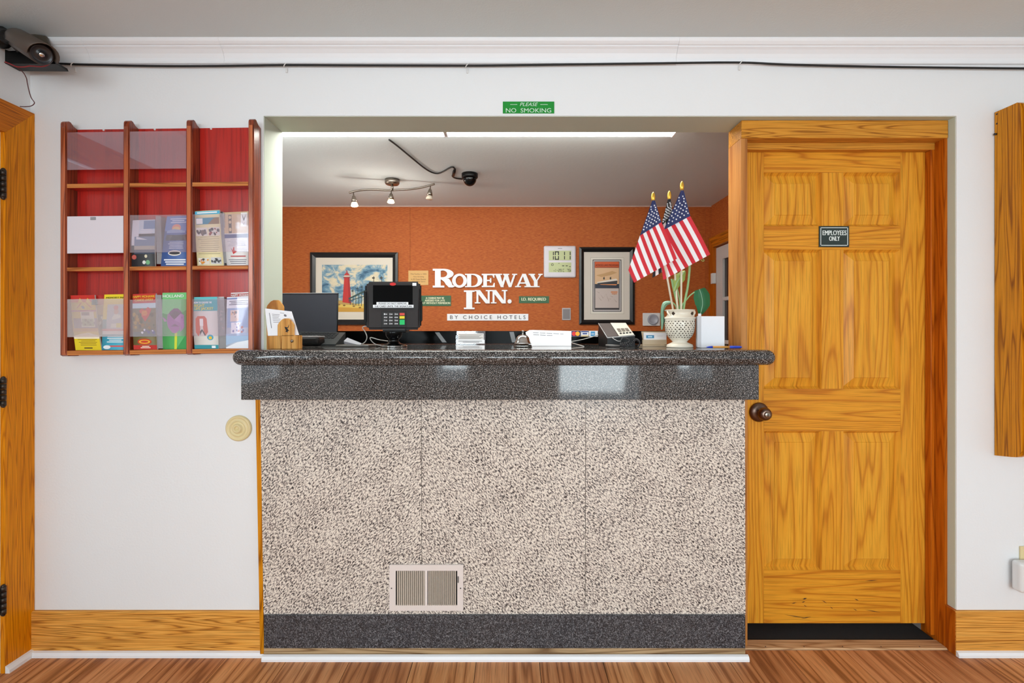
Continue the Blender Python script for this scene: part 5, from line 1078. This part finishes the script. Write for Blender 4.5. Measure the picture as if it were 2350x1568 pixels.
# payment stickers on the upstand
UF = UD - 0.0015
st1 = card('payment sticker with overlapping red and yellow discs on the black panel', 1311, 1332.5, 759.5, 773, UF - 0.0008, [((30, 40, 90), 1311.3, 1332.2, 759.8, 772.7), ((214, 40, 40), 'disc', 1317.5, 766.2, 5, 5.2), ((240, 170, 40), 'disc', 1325.5, 766.2, 5, 5.2)], 0.0008)
card('payment sticker in blue and white stripes with gold foot on the black panel', 1333.5, 1351, 759.5, 773, UF - 0.0008, [((40, 70, 150), 1334, 1350.5, 760, 762.5), ((30, 60, 140), 1337, 1347.5, 764.5, 767.2), ((214, 190, 130), 1334, 1350.5, 770, 772.5)], 0.0008)
card('payment sticker with light blue square logo on the black panel', 1352, 1372, 759.5, 773, UF - 0.0008, [((60, 150, 206), 1355.5, 1365.5, 761, 771.5), ((240, 246, 250), 1357, 1364, 765, 766), ((240, 246, 250), 1357, 1364, 767.4, 768.4)], 0.0008)
o = tag(obj('tape_strip', tp, mat('clear_tape', (92, 92, 94), 0.3)), 'strips of clear tape stuck on the black panel', 'tape', None, 'stuff')
# desk telephone
PH = thing('desk_phone', 'black desk telephone with pale key panel tilted toward the lobby', 'telephone', P(1420, 795, 2.25))
fa, fb_, fc2, fd = P(1394, 775.5, 2.22), P(1457, 770, 2.22), P(1437, 742.5, 2.40), P(1373.5, 742.5, 2.40)
top = [fa, fb_, fc2, fd]; lowp = [Vector((p.x, p.y, H + 0.0006)) for p in top]
lowp[2].z = lowp[3].z = H + 0.0006
obj('body', MB().hexa(top, lowp), M_black, PH)
def ft_(u, v, o_=0.0): return fd.lerp(fc2, u).lerp(fa.lerp(fb_, u), v) + Vector((0, -0.4, 0.9)).normalized() * o_
def plate_(name, u0, u1, v0, v1, m_, par=PH, h0=0.0003, h1=0.003):
    return obj(name, MB().hexa([ft_(u0, v0, h1), ft_(u1, v0, h1), ft_(u1, v1, h1), ft_(u0, v1, h1)], [ft_(u0, v0, h0), ft_(u1, v0, h0), ft_(u1, v1, h0), ft_(u0, v1, h0)]), m_, par)
plate_('cradle_cover', .02, .40, .03, .97, mat('phone_dark', (84, 76, 74), 0.5))
kp = plate_('key_panel', .43, .98, .0, .97, mat('phone_pale', (214, 208, 196), 0.5))
for c_ in range(3): plate_('key_window', .50 + .145 * c_, .61 + .145 * c_, .50, .72, mat('phone_window', (120, 112, 104), 0.4), kp, .003, .0065)
for c_ in range(4): plate_('small_key', .50 + .115 * c_, .565 + .115 * c_, .82, .87, M_dark, kp, .003, .0075)
obj('front_rim', MB().tube([fa, fb_], 0.0028, 6), mat('rim_grey', (170, 168, 168), 0.35), PH); obj('front_rim', MB().tube([fd, fa], 0.0022, 6), MATS['rim_grey'], PH)
M_cord = mat('coil_cord', (52, 50, 52), 0.4)
path = bez([P(1425, 782, 2.17), P(1428, 777, 2.16), P(1436, 777, 2.15), P(1444, 783, 2.15), P(1438, 788, 2.14), P(1424, 790, 2.13), P(1432, 794, 2.13), P(1448, 790, 2.14), P(1458, 780, 2.15), P(1466, 783, 2.15), P(1468, 790, 2.15), P(1464, 795, 2.16)], 30)
coil = []
for i, p in enumerate(path):
    a = i * 2 * PI / 8; coil.append(p + Vector((0, math.cos(a), math.sin(a))) * 0.0048)
for p in coil: p.z = max(p.z, H + 0.003)
hs = obj('coiled_cord', MB().tube(coil, 0.0016, 5), M_cord, PH)
obj('line_cord', MB().tube(bez([P(1405, 775, 2.21), P(1410, 779, 2.18), P(1418, 783, 2.17), P(1425, 783, 2.17)], 6), 0.0016, 6), M_wirew, PH)
obj('handset_stub', MB().tube([P(1390, 792.5, 2.2), P(1404, 793.5, 2.19), P(1422, 794.5, 2.18)], [0.004, 0.0055, 0.0045], 8), mat('stub_grey', (110, 106, 104), 0.4), PH)
wire(PH, [(1381, 767, 0.02), (1370, 770, 0), (1350, 776, 0), (1330, 781, 0), (1313, 784, 0), (1310, 786, 0), (1325, 791, -.1), (1340, 795, -.2)], 2.46)
# business card holder
BD = 2.27; bh = thing('business_card_holder', 'beige card stand next to the flower pot', 'card holder', P(1502, 796, BD))
M_beige = mat('beige_plastic', (206, 184, 152), 0.45)
obj('tray', MB().hexa([P(1475, 791, BD), P(1530, 791, BD), P(1530, 780, BD), P(1475, 780, BD)], [p + Vector((0, .01, 0)) for p in (P(1475, 791, BD), P(1530, 791, BD), P(1530, 780, BD), P(1475, 780, BD))]).box(px(1474, BD), px(1531, BD), BD - 2 - 0.004, BD - 2 + 0.06, H + 0.0006, pz(792, BD)), M_beige, bh)
obj('back_plate', MB().hexa([P(1472, 761, BD + .05), P(1527, 761, BD + .05), P(1530, 791, BD + .045), P(1477, 791, BD + .045)], [p + Vector((0, .004, 0)) for p in (P(1472, 761, BD + .05), P(1527, 761, BD + .05), P(1530, 791, BD + .045), P(1477, 791, BD + .045))]), M_beige, bh)
card('white business card with blue logo in the beige stand', 1478, 1529.5, 763.5, 782, BD + 0.014, [((40, 130, 180), 1483, 1501, 769.5, 776.5), ((180, 220, 240), 1487, 1497, 771.5, 774.5), ((214, 214, 220), 1508, 1521, 771, 772)], 0.01)

# ------------------------------------------------------------ flower pot with plant and three hand flags
FDp = 2.12; pc_ = P(1560, 799, FDp); pc_.z = H + 0.0006
k = FDp / F
pot = thing('flower_pot', 'cream pierced ceramic urn on the counter holding a plant and flags', 'pot', pc_)
def pr_(y): return (797.5 - y) * k
prof = [(0.0, 0.0), (29 * k, 0.0), (29.5 * k, 2 * k), (28 * k, 7 * k), (20 * k, 10.5 * k), (15.5 * k, 13 * k), (20 * k, 18 * k), (27 * k, 26 * k), (31.5 * k, 36 * k), (33 * k, 46 * k), (33.5 * k, 56 * k), (33 * k, 65 * k), (34.5 * k, 66.5 * k), (34.5 * k, 69 * k), (32.5 * k, 70 * k), (29 * k, 73 * k), (27.5 * k, 77 * k), (29 * k, 82 * k), (33 * k, 84.5 * k), (34 * k, 86 * k), (31 * k, 86.5 * k), (26 * k, 80 * k), (25 * k, 70 * k), (0.0, 68 * k)]
M_pot = mat('cream_ceramic', (232, 222, 204), 0.25)
obj('vessel', MB().lathe(prof, pc_, 'Z', 48), M_pot, pot)
mb = MB()
def pot_r(h):
    for (r0, h0), (r1, h1) in zip(prof[5:12], prof[6:13]):
        if h0 <= h <= h1: return r0 + (r1 - r0) * (h - h0) / (h1 - h0)
    return prof[11][0]
for row in range(9):
    h = (24 + 4.4 * row) * k; nn_ = 26
    for c_ in range(nn_):
        a = 2 * PI * (c_ + .5 * (row % 2)) / nn_ + random.uniform(-.03, .03); r_ = pot_r(h) + 0.0006
        e_ = Vector((math.cos(a), math.sin(a), 0)); t_ = Vector((-math.sin(a), math.cos(a), 0)); c3 = pc_ + e_ * r_ + Vector((0, 0, h)); s_ = random.uniform(1.0, 1.6); tw = random.uniform(0, PI)
        mb.face([c3 + (t_ * math.cos(q) * math.cos(tw) * 1.5 * k + t_ * math.sin(q) * -math.sin(tw) * .8 * k + Vector((0, 0, 1)) * (math.cos(q) * math.sin(tw) * 1.5 * k + math.sin(q) * math.cos(tw) * .9 * k)) * s_ for q in [2 * PI * i / 8 for i in range(8)]])
o = obj('piercings', mb, mat('pierced_dark', (60, 48, 36), 0.9), pot); o['kind'] = 'stuff'
for sx in (-1, 1):
    obj('handle', MB().tube(bez([pc_ + Vector((sx * 29 * k, -0.012, 85 * k)), pc_ + Vector((sx * 30.5 * k, -0.018, 80 * k)), pc_ + Vector((sx * 27 * k, -0.024, 74 * k)), pc_ + Vector((sx * 25 * k, -0.03, 69 * k))], 5), 0.0045, 8), M_pot, pot)
    mb = MB(); c3 = pc_ + Vector((sx * 20 * k, -0.0375, 77.5 * k)); mb.face([c3 + Vector((4.5 * k * math.cos(q), 0.3 * 4.5 * k * math.cos(q) * sx, 4.2 * k * math.sin(q))) for q in [2 * PI * i / 14 for i in range(14)]]); obj('neck_opening', mb, MATS['pierced_dark'], pot)
# plant
M_leaf, M_leaf2, M_stem, M_bud = mat('leaf_green', (30, 100, 62), 0.35), mat('leaf_edge', (150, 190, 160), 0.4), mat('stem_green', (140, 176, 120), 0.45), mat('bud_green', (150, 170, 90), 0.5)
plant = thing('potted_plant', 'artificial lily plant with broad leaf and pale stems in the cream urn', 'plant', P(1560, 712, FDp))
for pts, r_ in (([(1568, 714), (1572, 690), (1578, 660), (1582, 625), (1583, 600)], .005), ([(1558, 714), (1552, 690), (1545, 660), (1541, 640)], .0042), ([(1563, 714), (1566, 700), (1574, 690), (1584, 678), (1597, 669), (1604, 667)], .0028), ([(1555, 714), (1549, 700), (1540, 694), (1528, 698)], .0032), ([(1559, 714), (1560, 695), (1556, 670), (1550, 650)], .0028)):
    obj('stem', MB().tube(bez([P(x, y, FDp + 0.01) for x, y in pts], 6), r_, 8), M_stem, plant)
def leaf(name, spine, widths, m_, D=FDp, fold=0.012, vein=True):
    mb = MB(); rows = []
    sp = bez([Vector((x, y, 0)) for x, y in spine], 5); n_ = len(sp)
    for i, q in enumerate(sp):
        d_ = (sp[min(i + 1, n_ - 1)] - sp[max(i - 1, 0)]).normalized(); nrm = Vector((-d_.y, d_.x, 0)); t_ = i / (n_ - 1)
        wi = t_ * (len(widths) - 1); a = int(min(wi, len(widths) - 2)); wv = widths[a] + (widths[a + 1] - widths[a]) * (wi - a)
        rows.append([P(*(q + nrm * wv * s)[:2], D + fold * (abs(s) - .4) + 0.02 * t_) for s in (-1, -.5, 0, .5, 1)])
    mb.grid(rows); mb.grid([[p + Vector((0, .0012, 0)) for p in r[::-1]] for r in rows])
    o = obj(name, mb, m_, plant)
    if vein: obj('midrib', MB().tube([r[2] - Vector((0, .001, 0)) for r in rows], 0.0012, 5), M_leaf2, o)
    return o
leaf('leaf', [(1605, 664), (1610, 680), (1612, 700), (1606, 724)], [12, 19, 17, 1.5], M_leaf)
leaf('leaf', [(1540, 694), (1526, 698), (1520, 715), (1521, 735), (1519, 757)], [3, 6, 3.5, 4.5, 1.5], mat('leaf_pale', (110, 150, 124), 0.4))
leaf('leaf', [(1548, 668), (1553, 650), (1562, 636), (1572, 622)], [3, 10, 12, 2], M_bud)
tag_l = MB().box(px(1601, FDp), px(1608, FDp), FDp - 2 - .006, FDp - 2 - .004, pz(726, FDp), pz(720, FDp)); obj('price_tag', tag_l, M_paper, plant)
obj('tendril', MB().tube(bez([P(1608, 596, FDp + .02), P(1613, 600, FDp + .02), P(1616, 597, FDp + .02), P(1612, 594, FDp + .02)], 5), .0016, 6), M_bud, plant)

FR, FW, FB = mat('flag_red', (208, 36, 50), 0.7), mat('flag_white', (240, 238, 240), 0.7), mat('flag_blue', (40, 50, 98), 0.7)
FK, FG = mat('flag_black', (26, 26, 30), 0.7), mat('pole_white', (232, 222, 200), 0.45)
def flag(label, tip, foot, apex, cl, cr, bl, br, D, left_mid=None, stripes=13, mats=(FR, FW, FB), wav=0.008, finial=M_gold, stars=True):
    root = thing('hand_flag', label, 'flag', P(*foot, FDp), 'hand flags standing in the urn')
    a_, b_ = P(*foot, FDp), P(tip[0], tip[1] + 18, D)
    obj('pole', MB().tube([a_ - Vector((0, 0, 0.02)), b_], 0.0042, 8), FG, root)
    ax = (P(*tip, D) - b_); Lf = ax.length
    obj('finial', MB().lathe([(0.005, -0.008), (0.0075, 0.0), (0.0085, Lf * .35), (0.006, Lf * .75), (0.0, Lf)], b_, ax, 14), finial, root)
    def L2(a, b2, t_): return (a[0] + (b2[0] - a[0]) * t_, a[1] + (b2[1] - a[1]) * t_)
    def wv(u, v, x, y): return P(x, y, D - 0.016 + wav * math.sin(u * 9 + v * 1.3) * (0.25 + v) - 0.012 * v)
    def canton(u, v):
        l_ = L2((apex[0] - 3, apex[1]), cl, v); r_ = L2((apex[0] + 3, apex[1]), cr, v); q = L2(l_, r_, u); return wv(u, 0.4 * v, *q)
    def stripe(u, v):
        sx = (1 - u) * stripes; nc = stripes * 7 / 13      # stripes beside the canton, then the ones that start on the fly edge
        top = L2(cr, cl, sx / nc) if sx <= nc else L2(cl, left_mid, (sx - nc) / (stripes - nc))
        q = L2(top, L2(br, bl, sx / stripes), v)
        return wv(u, 0.4 + 0.6 * v, q[0] , q[1] + 2.0 * math.sin(v * PI) * math.sin(u * 5))
    mb = MB(); N_ = stripes * 2
    mb.grid([[canton(i / N_, j / 6) for i in range(N_ + 1)] for j in range(7)], lambda i, j: 2)
    mb.grid([[stripe(i / N_, j / 10) for i in range(N_ + 1)] for j in range(11)], lambda i, j: (i // 2) % 2)
    bmesh.ops.remove_doubles(mb.bm, verts=mb.bm.verts, dist=1e-5)
    cl_o = obj('cloth', mb, list(mats), root)
    if stars:
        mb = MB()
        for r_ in range(8):
            v = .20 + .095 * r_; nn_ = 1 + int(v * 6.2)
            for c_ in range(nn_):
                u = (c_ + .5 + .25 * (r_ % 2 - .5)) / nn_; c3 = canton(u, v) - Vector((0, .0012, 0)); pts = []
                for s in range(10):
                    rr_ = (2.5 if s % 2 == 0 else 1.1) * D / F; an = PI / 2 + s * PI / 5 + .5; pts.append(c3 + Vector((rr_ * math.cos(an), 0, rr_ * math.sin(an))))
                mb.face(pts)
        o_ = obj('stars', mb, FW, cl_o); o_['kind'] = 'stuff'
    return root
flag('black and white starred flag mostly hidden between the two coloured flags', (1536, 437), (1556, 714), (1536, 457), (1517, 520), (1545, 492), (1497, 638), (1562, 600), 2.165, (1500, 600), 9, (FK, FW, FK), 0.006)
flag('red, white and blue starred flag standing highest, on the right', (1565, 415), (1563, 714), (1566, 437), (1523, 528), (1584, 496), (1522, 643), (1630, 584), 2.12, (1517, 606))
flag('red, white and blue starred flag leaning left, lower than the right one', (1499, 440), (1547, 714), (1500, 460), (1468.5, 541), (1518, 510), (1455, 649), (1553.5, 594), 2.07, (1442, 620))

# white box and pen
WB = 2.07; wbx = thing('white_box', 'plain white card box standing right of the urn', 'box', P(1632, 799, WB))
obj('box_body', MB().box(px(1609, WB), px(1663, WB), WB - 2, WB - 2 + 0.06, H + 0.0006, pz(726, WB), 0.0012, 1), M_paper, wbx)
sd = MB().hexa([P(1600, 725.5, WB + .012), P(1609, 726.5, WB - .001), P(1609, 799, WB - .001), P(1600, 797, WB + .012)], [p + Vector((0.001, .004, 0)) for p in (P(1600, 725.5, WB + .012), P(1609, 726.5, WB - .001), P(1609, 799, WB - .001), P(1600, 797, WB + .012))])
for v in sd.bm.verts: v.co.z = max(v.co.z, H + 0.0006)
obj('shaded_side', sd, mat('box_shade_card', (214, 212, 216), 0.7), wbx)  # left face of the box, its shade put into a greyer colour
pn = thing('ballpoint_pen', 'orange pen with blue grip and clip at the right end of the counter', 'pen', P(1660, 798, 1.96))
def pp(x, h=0.007): p = P(x, 797, 1.96); p.z = H + h; return p
obj('barrel', MB().tube([pp(1634), pp(1678)], 0.0046, 12), mat('pen_orange', (214, 150, 70), 0.35), pn)
M_blue = mat('pen_blue', (40, 70, 196), 0.35)
obj('tip_cone', MB().tube([pp(1621), pp(1628), pp(1635)], [0.0012, 0.0036, 0.0048], 12), M_blue, pn)
obj('grip', MB().tube([pp(1674), pp(1696), pp(1702)], [0.0053, 0.0052, 0.0030], 12), M_blue, pn)
obj('clip', MB().box(pp(1682).x, pp(1701).x, pp(1680).y - 0.007, pp(1680).y - 0.004, H + 0.006, H + 0.0105, 0.001, 1), M_blue, pn)
